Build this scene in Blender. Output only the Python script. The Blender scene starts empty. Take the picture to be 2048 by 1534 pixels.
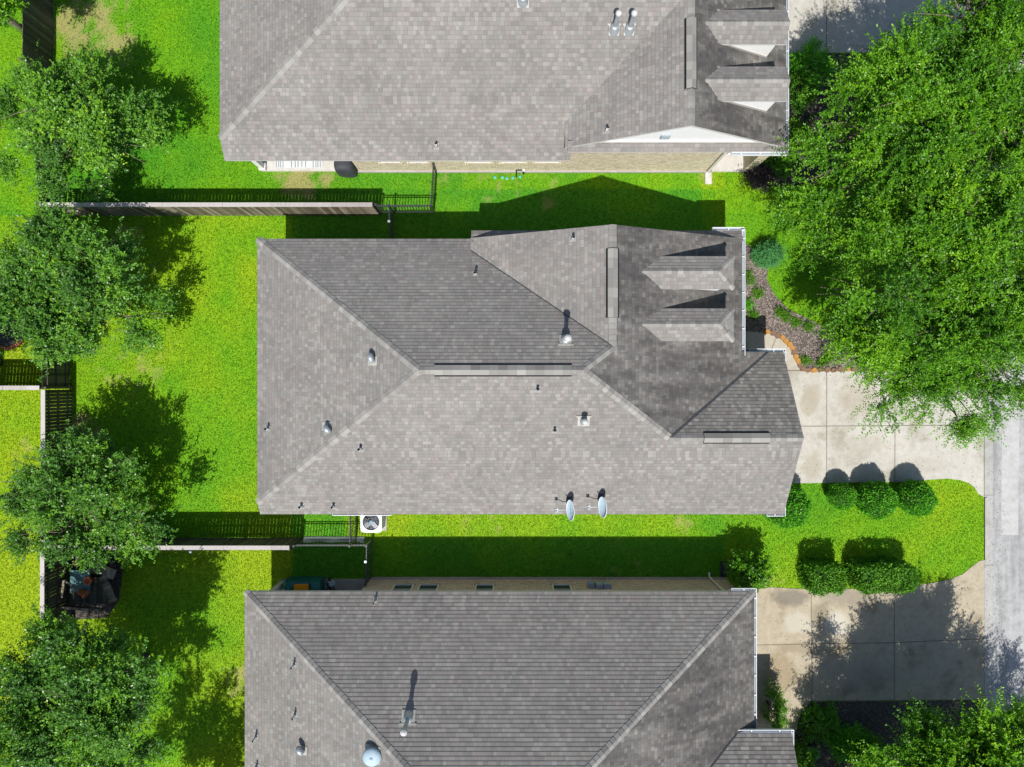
import bpy, bmesh, math, random
import numpy as np
from mathutils import Vector, Matrix

# ------------------------------------------------------------------ camera, sky, sun, exposure
SC = bpy.context.scene
C = SC.collection
CAMH = 30.0
FPX = 2048 * CAMH / 43.2            # focal length in photo pixels
cam = bpy.data.cameras.new('camera'); cam.lens = 36 * CAMH / 43.2; cam.sensor_width = 36
cam.clip_end = 300; cam.clip_start = 0.5
camo = bpy.data.objects.new('camera', cam); camo.location = (0, 0, CAMH); C.objects.link(camo)
SC.camera = camo
SUN = Vector((0.055, 0.60, -1.0))     # direction in which the light travels
world = bpy.data.worlds.new('World'); SC.world = world; world.use_nodes = True
nt = world.node_tree
sky = nt.nodes.new('ShaderNodeTexSky'); sky.sky_type = 'NISHITA'; sky.sun_disc = False
sky.sun_elevation = math.atan2(1.0, math.hypot(SUN.x, SUN.y)); sky.sun_rotation = math.radians(185)
bg = nt.nodes['Background']; bg.inputs['Strength'].default_value = 0.095
nt.links.new(sky.outputs['Color'], bg.inputs['Color'])
sun = bpy.data.lights.new('sun', 'SUN'); sun.energy = 4.6; sun.angle = math.radians(0.5); sun.color = (1.0, 0.965, 0.91)
suno = bpy.data.objects.new('sun', sun); suno.location = (0, -20, 40)
suno.rotation_euler = SUN.to_track_quat('-Z', 'Y').to_euler(); C.objects.link(suno)
SC.view_settings.view_transform = 'Standard'; SC.view_settings.look = 'None'
SC.view_settings.exposure = 0.25; SC.view_settings.gamma = 1.0; SC.view_settings.use_curve_mapping = False
SC.cycles.max_bounces = 6; SC.cycles.diffuse_bounces = 3; SC.cycles.transparent_max_bounces = 4

rnd = random.Random(5)
NR = np.random.default_rng(11)

def G(px, py, z=0.0):                 # a point of the photo at a known height, in metres
    return Vector(((px - 1024) * (CAMH - z) / FPX, (767 - py) * (CAMH - z) / FPX, z))

# ------------------------------------------------------------------ materials
def new_mat(name):
    m = bpy.data.materials.new(name); m.use_nodes = True
    n = m.node_tree.nodes; b = n['Principled BSDF']
    return m, m.node_tree, n, m.node_tree.links, b

def N(nt, typ, **kw):
    n = nt.nodes.new(typ)
    for k, v in kw.items():
        setattr(n, k, v)
    return n

def math_(nt, op, a, b=None, c=None):
    n = nt.nodes.new('ShaderNodeMath'); n.operation = op
    for i, x in enumerate((a, b, c)):
        if x is None: continue
        if isinstance(x, (int, float)): n.inputs[i].default_value = x
        else: nt.links.new(x, n.inputs[i])
    return n.outputs[0]

def ramp(nt, fac, stops, interp='LINEAR'):
    n = nt.nodes.new('ShaderNodeValToRGB'); n.color_ramp.interpolation = interp
    e = n.color_ramp.elements
    while len(e) < len(stops): e.new(0.5)
    for i, (p, c) in enumerate(stops):
        e[i].position = p; e[i].color = (c[0], c[1], c[2], 1) if len(c) == 3 else c
    if fac is not None: nt.links.new(fac, n.inputs[0])
    return n.outputs[0]

def mix(nt, a, b, fac, mode='MIX'):
    n = nt.nodes.new('ShaderNodeMix'); n.data_type = 'RGBA'; n.blend_type = mode
    for sock, x in ((n.inputs[0], fac), (n.inputs[6], a), (n.inputs[7], b)):
        if isinstance(x, (int, float)): sock.default_value = x
        elif isinstance(x, tuple): sock.default_value = (x[0], x[1], x[2], 1)
        else: nt.links.new(x, sock)
    return n.outputs[2]

def noise(nt, vec, scale, detail=4, rough=0.55, dim='3D'):
    n = nt.nodes.new('ShaderNodeTexNoise'); n.noise_dimensions = dim
    n.inputs['Scale'].default_value = scale; n.inputs['Detail'].default_value = detail
    n.inputs['Roughness'].default_value = rough
    if vec is not None: nt.links.new(vec, n.inputs['Vector'])
    return n.outputs['Fac']

def coord(nt, which='Object'):
    return nt.nodes.new('ShaderNodeTexCoord').outputs[which]

def mapping(nt, vec, scale=(1, 1, 1), rot=(0, 0, 0), loc=(0, 0, 0)):
    n = nt.nodes.new('ShaderNodeMapping'); nt.links.new(vec, n.inputs[0])
    n.inputs['Scale'].default_value = scale; n.inputs['Rotation'].default_value = rot; n.inputs['Location'].default_value = loc
    return n.outputs[0]

def bump(nt, b, h, strength=0.3, dist=0.01):
    n = nt.nodes.new('ShaderNodeBump'); n.inputs['Strength'].default_value = strength; n.inputs['Distance'].default_value = dist
    nt.links.new(h, n.inputs['Height']); nt.links.new(n.outputs[0], b.inputs['Normal'])

def plain(name, col, rough=0.6, metal=0.0, vary=0.12, scale=6.0, spec=0.4):
    m, t, n, l, b = new_mat(name)
    f = noise(t, coord(t), scale, 5, 0.6)
    c = ramp(t, f, [(0.25, tuple(x * (1 - vary) for x in col)), (0.75, tuple(min(1, x * (1 + vary)) for x in col))])
    l.new(c, b.inputs['Base Color']); b.inputs['Roughness'].default_value = rough; b.inputs['Metallic'].default_value = metal
    b.inputs['Specular IOR Level'].default_value = spec
    return m

def shingle(name, stain=0.0, tone=1.0, lines=0.0, con=0.95):
    m, t, n, l, b = new_mat(name)
    uv = coord(t, 'UV'); sp = N(t, 'ShaderNodeSeparateXYZ'); l.new(uv, sp.inputs[0])
    u, v = sp.outputs[0], sp.outputs[1]
    rv = math_(t, 'DIVIDE', v, 0.145); row = math_(t, 'FLOOR', rv); fr = math_(t, 'FRACT', rv)
    wn = N(t, 'ShaderNodeTexWhiteNoise', noise_dimensions='1D'); l.new(row, wn.inputs['W'])
    off = math_(t, 'MULTIPLY', wn.outputs['Value'], 71.0)
    w1 = math_(t, 'ADD', math_(t, 'DIVIDE', u, 0.15), math_(t, 'ADD', off, math_(t, 'MULTIPLY', row, 17.31)))
    vo = N(t, 'ShaderNodeTexVoronoi', voronoi_dimensions='1D'); vo.inputs['Scale'].default_value = 1.0
    vo.inputs['Randomness'].default_value = 1.0; l.new(w1, vo.inputs['W'])
    sc = N(t, 'ShaderNodeSeparateColor'); l.new(vo.outputs['Color'], sc.inputs[0])
    k = tone
    lum = lambda d: tuple(k * q * (1 + d * con) for q in (0.2290, 0.2180, 0.2030))
    base = ramp(t, sc.outputs[0], [(0.0, lum(-.17)), (0.30, lum(-.06)), (0.66, lum(.02)), (0.88, lum(.11)), (1.0, lum(.27))])
    tint = ramp(t, sc.outputs[1], [(0.0, (1.035, 0.975, 0.965)), (0.35, (1, 1, 1)), (1.0, (0.98, 1.0, 1.0))])
    base = mix(t, base, tint, 1.0, 'MULTIPLY')
    gr = noise(t, coord(t), 55.0, 3, 0.7)
    base = mix(t, base, ramp(t, gr, [(0.3, (0.86, 0.86, 0.86)), (0.7, (1.12, 1.12, 1.12))]), 1.0, 'MULTIPLY')
    big = noise(t, coord(t), 0.55, 5, 0.6)
    base = mix(t, base, ramp(t, big, [(0.3, (0.88, 0.88, 0.885)), (0.7, (1.10, 1.09, 1.08))]), 1.0, 'MULTIPLY')
    ed = N(t, 'ShaderNodeTexVoronoi', voronoi_dimensions='1D', feature='DISTANCE_TO_EDGE'); ed.inputs['Scale'].default_value = 1.0
    ed.inputs['Randomness'].default_value = 1.0; l.new(w1, ed.inputs['W'])
    e = math_(t, 'LESS_THAN', ed.outputs['Distance'], 0.035)
    e = math_(t, 'MULTIPLY', e, math_(t, 'GREATER_THAN', sc.outputs[2], 0.45))
    base = mix(t, base, (0.06, 0.057, 0.055), math_(t, 'MULTIPLY', e, 0.5))
    gap = math_(t, 'LESS_THAN', fr, 0.10)  # butt shadow of each course, painted as a dark line
    base = mix(t, base, (0.045, 0.042, 0.041), math_(t, 'MULTIPLY', gap, 0.30 + lines))
    if stain > 0:
        mp = mapping(t, uv, (0.9, 0.22, 1))
        s1 = noise(t, mp, 2.4, 6, 0.62, '2D'); s2 = noise(t, mapping(t, uv, (0.25, 0.25, 1), (0, 0, 0), (7, 3, 0)), 1.0, 3, 0.5, '2D')
        s = math_(t, 'ADD', math_(t, 'MULTIPLY', s1, 0.65), math_(t, 'MULTIPLY', s2, 0.45))
        sm = ramp(t, s, [(0.38, (0, 0, 0)), (0.66, (1, 1, 1))])
        flat_ = mix(t, (0.225 * k, 0.215 * k, 0.205 * k), base, 0.7)
        base = mix(t, base, mix(t, flat_, (0.34, 0.34, 0.35), 1.0, 'MULTIPLY'), math_(t, 'ADD', math_(t, 'MULTIPLY', sm, stain), stain * 0.42))
    l.new(base, b.inputs['Base Color']); b.inputs['Roughness'].default_value = 0.9; b.inputs['Specular IOR Level'].default_value = 0.25
    bump(t, b, gr, 0.35, 0.006)
    return m

def cap_mat(name):
    m, t, n, l, b = new_mat(name)
    uv = coord(t, 'UV'); sp = N(t, 'ShaderNodeSeparateXYZ'); l.new(uv, sp.inputs[0])
    r = math_(t, 'FLOOR', sp.outputs[0])
    wn = N(t, 'ShaderNodeTexWhiteNoise', noise_dimensions='1D'); l.new(r, wn.inputs['W'])
    base = ramp(t, wn.outputs['Value'], [(0.0, (0.20, 0.19, 0.176)), (0.45, (0.25, 0.24, 0.222)), (1.0, (0.315, 0.303, 0.278))])
    gr = noise(t, coord(t), 40.0, 4, 0.7)
    base = mix(t, base, ramp(t, gr, [(0.3, (0.85, 0.85, 0.85)), (0.7, (1.1, 1.1, 1.1))]), 1.0, 'MULTIPLY')
    l.new(base, b.inputs['Base Color']); b.inputs['Roughness'].default_value = 0.9
    return m

def brick_mat(name, c1, c2, mortar, bw=0.2, bh=0.075):
    m, t, n, l, b = new_mat(name)
    uv = coord(t, 'UV')
    br = N(t, 'ShaderNodeTexBrick'); l.new(uv, br.inputs['Vector'])
    br.inputs['Color1'].default_value = (*c1, 1); br.inputs['Color2'].default_value = (*c2, 1); br.inputs['Mortar'].default_value = (*mortar, 1)
    br.inputs['Scale'].default_value = 1.0; br.inputs['Brick Width'].default_value = bw; br.inputs['Row Height'].default_value = bh
    br.inputs['Mortar Size'].default_value = 0.011; br.inputs['Bias'].default_value = -0.1
    f = noise(t, uv, 9.0, 5, 0.7)
    c = mix(t, br.outputs['Color'], ramp(t, f, [(0.25, (0.6, 0.58, 0.55)), (0.75, (1.25, 1.22, 1.15))]), 1.0, 'MULTIPLY')
    l.new(c, b.inputs['Base Color']); b.inputs['Roughness'].default_value = 0.85
    bump(t, b, br.outputs['Fac'], -0.5, 0.01)
    return m

def concrete_mat(name, col, stain=0.5, scale=1.0):
    m, t, n, l, b = new_mat(name)
    o = coord(t)
    f1 = noise(t, o, 0.55 * scale, 7, 0.65); f2 = noise(t, o, 4.0, 6, 0.7); f3 = noise(t, o, 40.0, 3, 0.7)
    dk = (col[0] * 0.62, col[1] * 0.58, col[2] * 0.48); lt = (min(1, col[0] * 1.12), min(1, col[1] * 1.12), min(1, col[2] * 1.10))
    c = ramp(t, f1, [(0.30, dk), (0.46, col), (0.70, lt)])
    c = mix(t, tuple(col), c, stain)
    c = mix(t, c, ramp(t, f2, [(0.3, (0.84, 0.83, 0.80)), (0.65, (1.06, 1.06, 1.06))]), 1.0, 'MULTIPLY')
    c = mix(t, c, ramp(t, f3, [(0.3, (0.9, 0.9, 0.9)), (0.7, (1.07, 1.07, 1.07))]), 1.0, 'MULTIPLY')
    l.new(c, b.inputs['Base Color']); b.inputs['Roughness'].default_value = 0.88
    bump(t, b, f3, 0.25, 0.004)
    return m

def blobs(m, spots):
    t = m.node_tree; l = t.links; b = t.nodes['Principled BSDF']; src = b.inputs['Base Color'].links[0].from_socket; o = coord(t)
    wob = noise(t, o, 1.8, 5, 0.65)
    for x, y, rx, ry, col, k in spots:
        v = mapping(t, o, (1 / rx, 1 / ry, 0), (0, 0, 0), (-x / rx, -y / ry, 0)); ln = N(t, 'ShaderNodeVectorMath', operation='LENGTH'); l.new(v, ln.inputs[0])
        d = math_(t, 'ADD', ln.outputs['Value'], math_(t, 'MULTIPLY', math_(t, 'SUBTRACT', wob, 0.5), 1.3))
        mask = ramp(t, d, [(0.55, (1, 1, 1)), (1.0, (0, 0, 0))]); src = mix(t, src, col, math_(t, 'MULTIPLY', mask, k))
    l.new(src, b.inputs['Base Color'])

def road_mat(name):
    m, t, n, l, b = new_mat(name)
    o = coord(t)
    f1 = noise(t, mapping(t, o, (2.2, 0.22, 1)), 1.0, 6, 0.6); f2 = noise(t, o, 3.0, 8, 0.75); f3 = noise(t, o, 60.0, 2, 0.7)
    c = ramp(t, f1, [(0.30, (0.26, 0.26, 0.258)), (0.5, (0.37, 0.37, 0.365)), (0.68, (0.46, 0.46, 0.455))])
    c = mix(t, c, ramp(t, f2, [(0.32, (0.70, 0.70, 0.70)), (0.55, (1.0, 1.0, 1.0)), (0.75, (1.1, 1.1, 1.1))]), 1.0, 'MULTIPLY')
    c = mix(t, c, ramp(t, f3, [(0.3, (0.8, 0.8, 0.8)), (0.7, (1.12, 1.12, 1.12))]), 1.0, 'MULTIPLY')
    l.new(c, b.inputs['Base Color']); b.inputs['Roughness'].default_value = 0.9
    bump(t, b, f3, 0.4, 0.006)
    return m

def wood_mat(name, c_dark, c_mid, c_light, per=0.14):
    m, t, n, l, b = new_mat(name)
    uv = coord(t, 'UV'); sp = N(t, 'ShaderNodeSeparateXYZ'); l.new(uv, sp.inputs[0])
    wn = N(t, 'ShaderNodeTexWhiteNoise', noise_dimensions='1D'); l.new(math_(t, 'FLOOR', math_(t, 'DIVIDE', sp.outputs[0], per)), wn.inputs['W'])
    f = noise(t, mapping(t, uv, (22, 1.2, 1)), 1.0, 5, 0.65, '2D'); g = noise(t, coord(t), 1.3, 5, 0.6)
    s = math_(t, 'ADD', math_(t, 'MULTIPLY', wn.outputs['Value'], 0.45), math_(t, 'ADD', math_(t, 'MULTIPLY', f, 0.35), math_(t, 'MULTIPLY', g, 0.3)))
    c = ramp(t, s, [(0.25, c_dark), (0.55, c_mid), (0.85, c_light)])
    l.new(c, b.inputs['Base Color']); b.inputs['Roughness'].default_value = 0.85; b.inputs['Specular IOR Level'].default_value = 0.2
    return m

def leaf_mat(name, dark, mid, bright, trans=0.35, gloss=0.42, tip=None):
    m, t, n, l, b = new_mat(name)
    uv = coord(t, 'UV'); sp = N(t, 'ShaderNodeSeparateXYZ'); l.new(uv, sp.inputs[0])
    s = math_(t, 'ADD', math_(t, 'MULTIPLY', sp.outputs[0], 0.5), math_(t, 'MULTIPLY', sp.outputs[1], 0.5))
    stops = [(0.1, dark), (0.5, mid), (0.82, bright)]
    if tip: stops.append((0.97, tip))
    c = ramp(t, s, stops)
    l.new(c, b.inputs['Base Color']); b.inputs['Roughness'].default_value = gloss; b.inputs['Specular IOR Level'].default_value = 0.32
    tr = N(t, 'ShaderNodeBsdfTranslucent'); l.new(mix(t, c, (1.0, 1.15, 0.5), 1.0, 'MULTIPLY'), tr.inputs['Color'])
    ms = N(t, 'ShaderNodeMixShader'); ms.inputs[0].default_value = trans
    l.new(b.outputs[0], ms.inputs[1]); l.new(tr.outputs[0], ms.inputs[2])
    l.new(ms.outputs[0], n['Material Output'].inputs['Surface'])
    return m

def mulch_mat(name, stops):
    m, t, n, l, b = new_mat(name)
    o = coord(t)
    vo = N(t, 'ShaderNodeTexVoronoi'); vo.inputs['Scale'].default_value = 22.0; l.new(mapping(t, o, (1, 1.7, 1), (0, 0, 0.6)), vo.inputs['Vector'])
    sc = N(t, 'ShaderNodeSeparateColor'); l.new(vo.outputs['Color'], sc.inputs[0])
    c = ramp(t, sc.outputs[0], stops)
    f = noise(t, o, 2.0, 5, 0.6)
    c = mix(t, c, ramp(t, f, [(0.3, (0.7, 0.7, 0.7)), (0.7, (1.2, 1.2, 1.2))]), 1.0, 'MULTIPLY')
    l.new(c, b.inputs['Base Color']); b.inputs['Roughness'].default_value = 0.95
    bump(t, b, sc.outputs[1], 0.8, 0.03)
    return m

M = {}
M['shingle'] = shingle('shingle_clean')
M['shingle_dark'] = shingle('shingle_streaked', stain=0.66, tone=0.98, con=1.7)
M['shingle_mid'] = shingle('shingle_weathered', stain=0.14, tone=0.97, con=1.6)
M['cap'] = cap_mat('ridge_cap_shingle')
M['brick_tan'] = brick_mat('brick_tan', (0.62, 0.55, 0.40), (0.36, 0.29, 0.19), (0.72, 0.69, 0.60), 0.21, 0.085)
M['brick_brown'] = brick_mat('brick_brown', (0.56, 0.41, 0.36), (0.25, 0.155, 0.13), (0.74, 0.70, 0.67), 0.21, 0.085)
M['white'] = plain('white_paint', (0.80, 0.80, 0.79), 0.55, vary=0.04)
M['offwhite'] = plain('offwhite_trim', (0.66, 0.64, 0.60), 0.6, vary=0.06)
M['gutter'] = plain('gutter_paint', (0.78, 0.79, 0.82), 0.4, vary=0.05)
M['fascia'] = plain('fascia_paint', (0.55, 0.53, 0.52), 0.6, vary=0.08)
M['soffit'] = plain('soffit_paint', (0.55, 0.54, 0.52), 0.8)
M['galv'] = plain('galvanised_steel', (0.46, 0.50, 0.52), 0.42, 0.55, vary=0.2, scale=9)
M['lead'] = plain('vent_flashing', (0.33, 0.33, 0.32), 0.7, 0.1, vary=0.2, scale=12)
M['cream'] = plain('flue_flashing', (0.38, 0.365, 0.33), 0.6, vary=0.3, scale=10)
M['pipewhite'] = plain('pipe_white', (0.50, 0.50, 0.49), 0.5, vary=0.1)
M['pipedark'] = plain('pipe_dark', (0.10, 0.11, 0.12), 0.5)
M['black'] = plain('black_metal', (0.012, 0.013, 0.014), 0.4)
M['slot'] = plain('vent_slot', (0.012, 0.012, 0.013), 0.8)
M['iron'] = plain('iron_fence_black', (0.07, 0.075, 0.08), 0.35, 0.3)
M['drive'] = concrete_mat('driveway_concrete', (0.465, 0.445, 0.40), 0.9)
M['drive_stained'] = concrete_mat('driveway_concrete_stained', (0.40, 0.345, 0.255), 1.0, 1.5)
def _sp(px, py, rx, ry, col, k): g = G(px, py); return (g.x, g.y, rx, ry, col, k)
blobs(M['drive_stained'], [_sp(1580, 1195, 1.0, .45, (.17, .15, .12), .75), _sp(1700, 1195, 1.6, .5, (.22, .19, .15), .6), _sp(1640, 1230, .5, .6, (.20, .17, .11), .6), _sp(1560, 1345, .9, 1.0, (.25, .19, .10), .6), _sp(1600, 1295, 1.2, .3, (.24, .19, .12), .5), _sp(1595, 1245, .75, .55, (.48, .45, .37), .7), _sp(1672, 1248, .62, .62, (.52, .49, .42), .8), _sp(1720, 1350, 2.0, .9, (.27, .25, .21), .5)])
blobs(M['drive'], [_sp(1620, 800, .5, .9, (.30, .25, .17), .55), _sp(1715, 800, 1.0, .9, (.34, .29, .21), .45), _sp(1720, 890, 1.3, .5, (.36, .33, .27), .45), _sp(1625, 930, .5, .7, (.31, .27, .19), .5), _sp(1850, 930, 1.2, .4, (.37, .34, .28), .4), _sp(1770, 815, .5, .35, (.27, .24, .20), .4)])
M['walk'] = concrete_mat('walkway_concrete', (0.43, 0.395, 0.33), 0.5)
M['slab'] = concrete_mat('slab_concrete', (0.56, 0.54, 0.51), 0.35)
M['slab_grey'] = concrete_mat('slab_concrete_grey', (0.38, 0.36, 0.34), 0.4)
M['curb'] = concrete_mat('curb_concrete', (0.38, 0.375, 0.36), 0.6)
M['joint'] = plain('joint_dark', (0.16, 0.14, 0.105), 0.95, vary=0.4, scale=3)
M['road'] = road_mat('road_concrete')
M['road_patch'] = concrete_mat('road_patch', (0.43, 0.43, 0.425), 0.9)
M['fence_cap'] = wood_mat('fence_cap_wood', (0.30, 0.27, 0.26), (0.42, 0.39, 0.37), (0.52, 0.48, 0.46), 2.4)
M['fence'] = wood_mat('fence_wood', (0.06, 0.05, 0.036), (0.155, 0.13, 0.09), (0.33, 0.29, 0.22))
M['fence_dark'] = wood_mat('fence_wood_dark', (0.05, 0.048, 0.034), (0.10, 0.095, 0.07), (0.16, 0.15, 0.11))
M['bark'] = plain('bark', (0.15, 0.12, 0.095), 0.9, vary=0.4, scale=14)
M['twig'] = plain('twig_bark', (0.17, 0.14, 0.10), 0.85, vary=0.3, scale=14)
M['leaf_oak'] = leaf_mat('leaf_oak', (0.022, 0.090, 0.006), (0.088, 0.255, 0.008), (0.20, 0.43, 0.010), 0.25, 0.40, (0.36, 0.56, 0.012))
M['leaf_left'] = leaf_mat('leaf_yard_tree', (0.036, 0.105, 0.022), (0.100, 0.255, 0.030), (0.200, 0.42, 0.026), 0.25, 0.36, (0.36, 0.56, 0.012))
M['leaf_box'] = leaf_mat('leaf_boxwood', (0.045, 0.205, 0.012), (0.10, 0.38, 0.014), (0.16, 0.50, 0.016), 0.25, 0.5)
M['leaf_hedge'] = leaf_mat('leaf_hedge', (0.045, 0.150, 0.014), (0.095, 0.275, 0.016), (0.165, 0.40, 0.020), 0.27, 0.5)
M['leaf_juniper'] = leaf_mat('leaf_juniper', (0.03, 0.15, 0.04), (0.07, 0.26, 0.07), (0.12, 0.36, 0.10), 0.2, 0.6)
M['leaf_lime'] = leaf_mat('leaf_lime', (0.05, 0.15, 0.008), (0.10, 0.28, 0.010), (0.17, 0.38, 0.012), 0.35, 0.5)
M['leaf_plum'] = leaf_mat('leaf_plum', (0.03, 0.022, 0.028), (0.07, 0.05, 0.06), (0.13, 0.10, 0.11), 0.2, 0.6)
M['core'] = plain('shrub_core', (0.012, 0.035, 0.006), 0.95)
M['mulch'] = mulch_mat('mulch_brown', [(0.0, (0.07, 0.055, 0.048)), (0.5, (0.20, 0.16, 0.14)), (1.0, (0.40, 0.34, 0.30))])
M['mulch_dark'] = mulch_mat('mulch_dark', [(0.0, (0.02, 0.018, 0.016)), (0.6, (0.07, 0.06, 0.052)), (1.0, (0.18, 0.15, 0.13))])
M['glass'] = plain('window_glass', (0.03, 0.045, 0.05), 0.08, vary=0.2, spec=0.8)
M['stone_o'] = plain('stone_orange', (0.42, 0.21, 0.05), 0.85, vary=0.35, scale=9)
M['stone_b'] = plain('stone_brown', (0.20, 0.12, 0.075), 0.85, vary=0.35, scale=9)
M['edgebrick'] = plain('edging_brick', (0.42, 0.15, 0.075), 0.85, vary=0.3, scale=12)
M['terracotta'] = plain('terracotta', (0.45, 0.14, 0.055), 0.7, vary=0.2)
M['teal'] = plain('teal_plastic', (0.10, 0.22, 0.23), 0.5, vary=0.15)
M['tealdark'] = plain('teal_plastic_dark', (0.012, 0.14, 0.13), 0.4, vary=0.15)
M['orange'] = plain('orange_plastic', (0.80, 0.33, 0.01), 0.4, vary=0.08)
M['aqua'] = plain('aqua_stone', (0.09, 0.45, 0.38), 0.6, vary=0.2)
M['blueglaze'] = plain('blue_glaze', (0.08, 0.10, 0.26), 0.3)
M['charcoal'] = plain('charcoal_cover', (0.045, 0.050, 0.058), 0.75, vary=0.3)
M['meter'] = plain('meter_grey', (0.30, 0.35, 0.38), 0.5, vary=0.1)
M['dish'] = plain('dish_paint', (0.38, 0.50, 0.57), 0.5, vary=0.12)
M['dishmark'] = plain('dish_mark', (0.20, 0.33, 0.46), 0.5)
M['acblade'] = plain('fan_blade', (0.42, 0.44, 0.45), 0.4, 0.3, vary=0.15)
M['acwhite'] = plain('ac_cabinet', (0.66, 0.68, 0.69), 0.5, vary=0.05)
M['rug'] = plain('rug_pale', (0.60, 0.61, 0.61), 0.95, vary=0.08)
M['rugstripe'] = plain('rug_stripe', (0.22, 0.27, 0.31), 0.95, vary=0.2)
M['tarp'] = plain('plastic_sheet', (0.55, 0.60, 0.62), 0.4, vary=0.12)
M['door'] = plain('door_brown', (0.16, 0.07, 0.04), 0.5)

# ------------------------------------------------------------------ mesh helpers
class MB:
    def __init__(s): s.v = []; s.f = []; s.m = []; s.uv = []; s.sm = []
    def face(s, pts, mi=0, uv=None, smooth=False):
        i = len(s.v); s.v += [tuple(p) for p in pts]; s.f.append(list(range(i, i + len(pts)))); s.m.append(mi); s.sm.append(smooth)
        if uv is None:
            P = [Vector(p) for p in pts]; n = Vector((0, 0, 0))
            for a in range(len(P)):
                q, r = P[a], P[(a + 1) % len(P)]
                n += Vector(((q.y - r.y) * (q.z + r.z), (q.z - r.z) * (q.x + r.x), (q.x - r.x) * (q.y + r.y)))
            if n.length < 1e-12: n = Vector((0, 0, 1))
            n.normalize()
            t = Vector((0, 0, 1)).cross(n)
            if t.length < 0.2: t = Vector((1, 0, 0))
            t.normalize(); b = n.cross(t)
            uv = [(p.dot(t), p.dot(b)) for p in P]
        s.uv.append(uv)
    def box(s, c, d, rz=0.0, mi=0, mat=None):
        c = Vector(c); x, y, z = d[0] / 2, d[1] / 2, d[2] / 2
        R = mat if mat else Matrix.Rotation(rz, 3, 'Z')
        p = [c + R @ Vector((a * x, b * y, e * z)) for e in (-1, 1) for b in (-1, 1) for a in (-1, 1)]
        for q in ((0, 2, 3, 1), (4, 5, 7, 6), (0, 1, 5, 4), (2, 6, 7, 3), (0, 4, 6, 2), (1, 3, 7, 5)):
            s.face([p[k] for k in q], mi)
    def bar(s, a, b, w, h=None, mi=0):
        a = Vector(a); b = Vector(b); d = (b - a); L = d.length; q = d.to_track_quat('X', 'Z').to_matrix()
        s.box((a + b) / 2, (L, w, h or w), mat=q, mi=mi)
    def tube(s, path, rad, n=8, mi=0, capped=True):
        P = [Vector(p) for p in path]; rings = []
        if isinstance(rad, (int, float)): rad = [rad] * len(P)
        for i, p in enumerate(P):
            d = (P[min(i + 1, len(P) - 1)] - P[max(i - 1, 0)]).normalized()
            q = d.to_track_quat('Z', 'Y').to_matrix()
            rings.append([p + q @ Vector((rad[i] * math.cos(2 * math.pi * k / n), rad[i] * math.sin(2 * math.pi * k / n), 0)) for k in range(n)])
        for i in range(len(P) - 1):
            for k in range(n):
                s.face([rings[i][k], rings[i][(k + 1) % n], rings[i + 1][(k + 1) % n], rings[i + 1][k]], mi, smooth=True)
        if capped:
            s.face(rings[-1], mi); s.face(rings[0][::-1], mi)
    def lathe(s, prof, c, n=20, mi=0, mat=None):
        c = Vector(c); R = mat or Matrix.Identity(3)
        rg = [[c + R @ Vector((r * math.cos(2 * math.pi * k / n), r * math.sin(2 * math.pi * k / n), z)) for k in range(n)] for r, z in prof]
        for i in range(len(prof) - 1):
            for k in range(n):
                s.face([rg[i][k], rg[i][(k + 1) % n], rg[i + 1][(k + 1) % n], rg[i + 1][k]], mi, smooth=True)
    def prism(s, poly, z0, z1, mi=0, side=None):
        P = [(p[0], p[1]) for p in poly]
        a = sum(P[i][0] * P[(i + 1) % len(P)][1] - P[(i + 1) % len(P)][0] * P[i][1] for i in range(len(P)))
        if a < 0: P = P[::-1]
        s.face([(x, y, z1) for x, y in P], mi)
        s.face([(x, y, z0) for x, y in P[::-1]], mi)
        for i in range(len(P)):
            (x0, y0), (x1, y1) = P[i], P[(i + 1) % len(P)]
            s.face([(x0, y0, z0), (x1, y1, z0), (x1, y1, z1), (x0, y0, z1)], mi if side is None else side)
    def build(s, name, mats, parent=None, off=None):
        if not isinstance(mats, (list, tuple)): mats = [mats]
        if off is None: off = root_off(parent)
        me = bpy.data.meshes.new(name)
        me.from_pydata([(x - off[0], y - off[1], z - off[2]) for x, y, z in s.v], [], s.f)
        for m in mats: me.materials.append(m)
        me.polygons.foreach_set('material_index', s.m); me.polygons.foreach_set('use_smooth', s.sm)
        lay = me.uv_layers.new(name='UVMap')
        lay.data.foreach_set('uv', [c for f in s.uv for p in f for c in p])
        if any(s.sm):
            bm = bmesh.new(); bm.from_mesh(me); bmesh.ops.remove_doubles(bm, verts=bm.verts, dist=1e-5); bm.to_mesh(me); bm.free()
        me.update()
        o = bpy.data.objects.new(name, me); C.objects.link(o)
        if parent: o.parent = parent
        return o

def root_off(parent):
    while parent is not None and parent.parent is not None: parent = parent.parent
    return tuple(parent.location) if parent is not None else (0, 0, 0)

def tag(o, label=None, cat=None, group=None, kind=None):
    if label: o['label'] = label
    if cat: o['category'] = cat
    if group: o['group'] = group
    if kind: o['kind'] = kind
    return o

def thing(name, label, cat, loc, group=None):
    o = bpy.data.objects.new(name, None); C.objects.link(o); o.location = loc; o.empty_display_size = 0.3
    return tag(o, label, cat, group)

def copy_tree(o, parent=None):
    c = o.copy(); C.objects.link(c)
    if parent: c.parent = parent
    for ch in list(o.children): copy_tree(ch, c)
    return c

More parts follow.
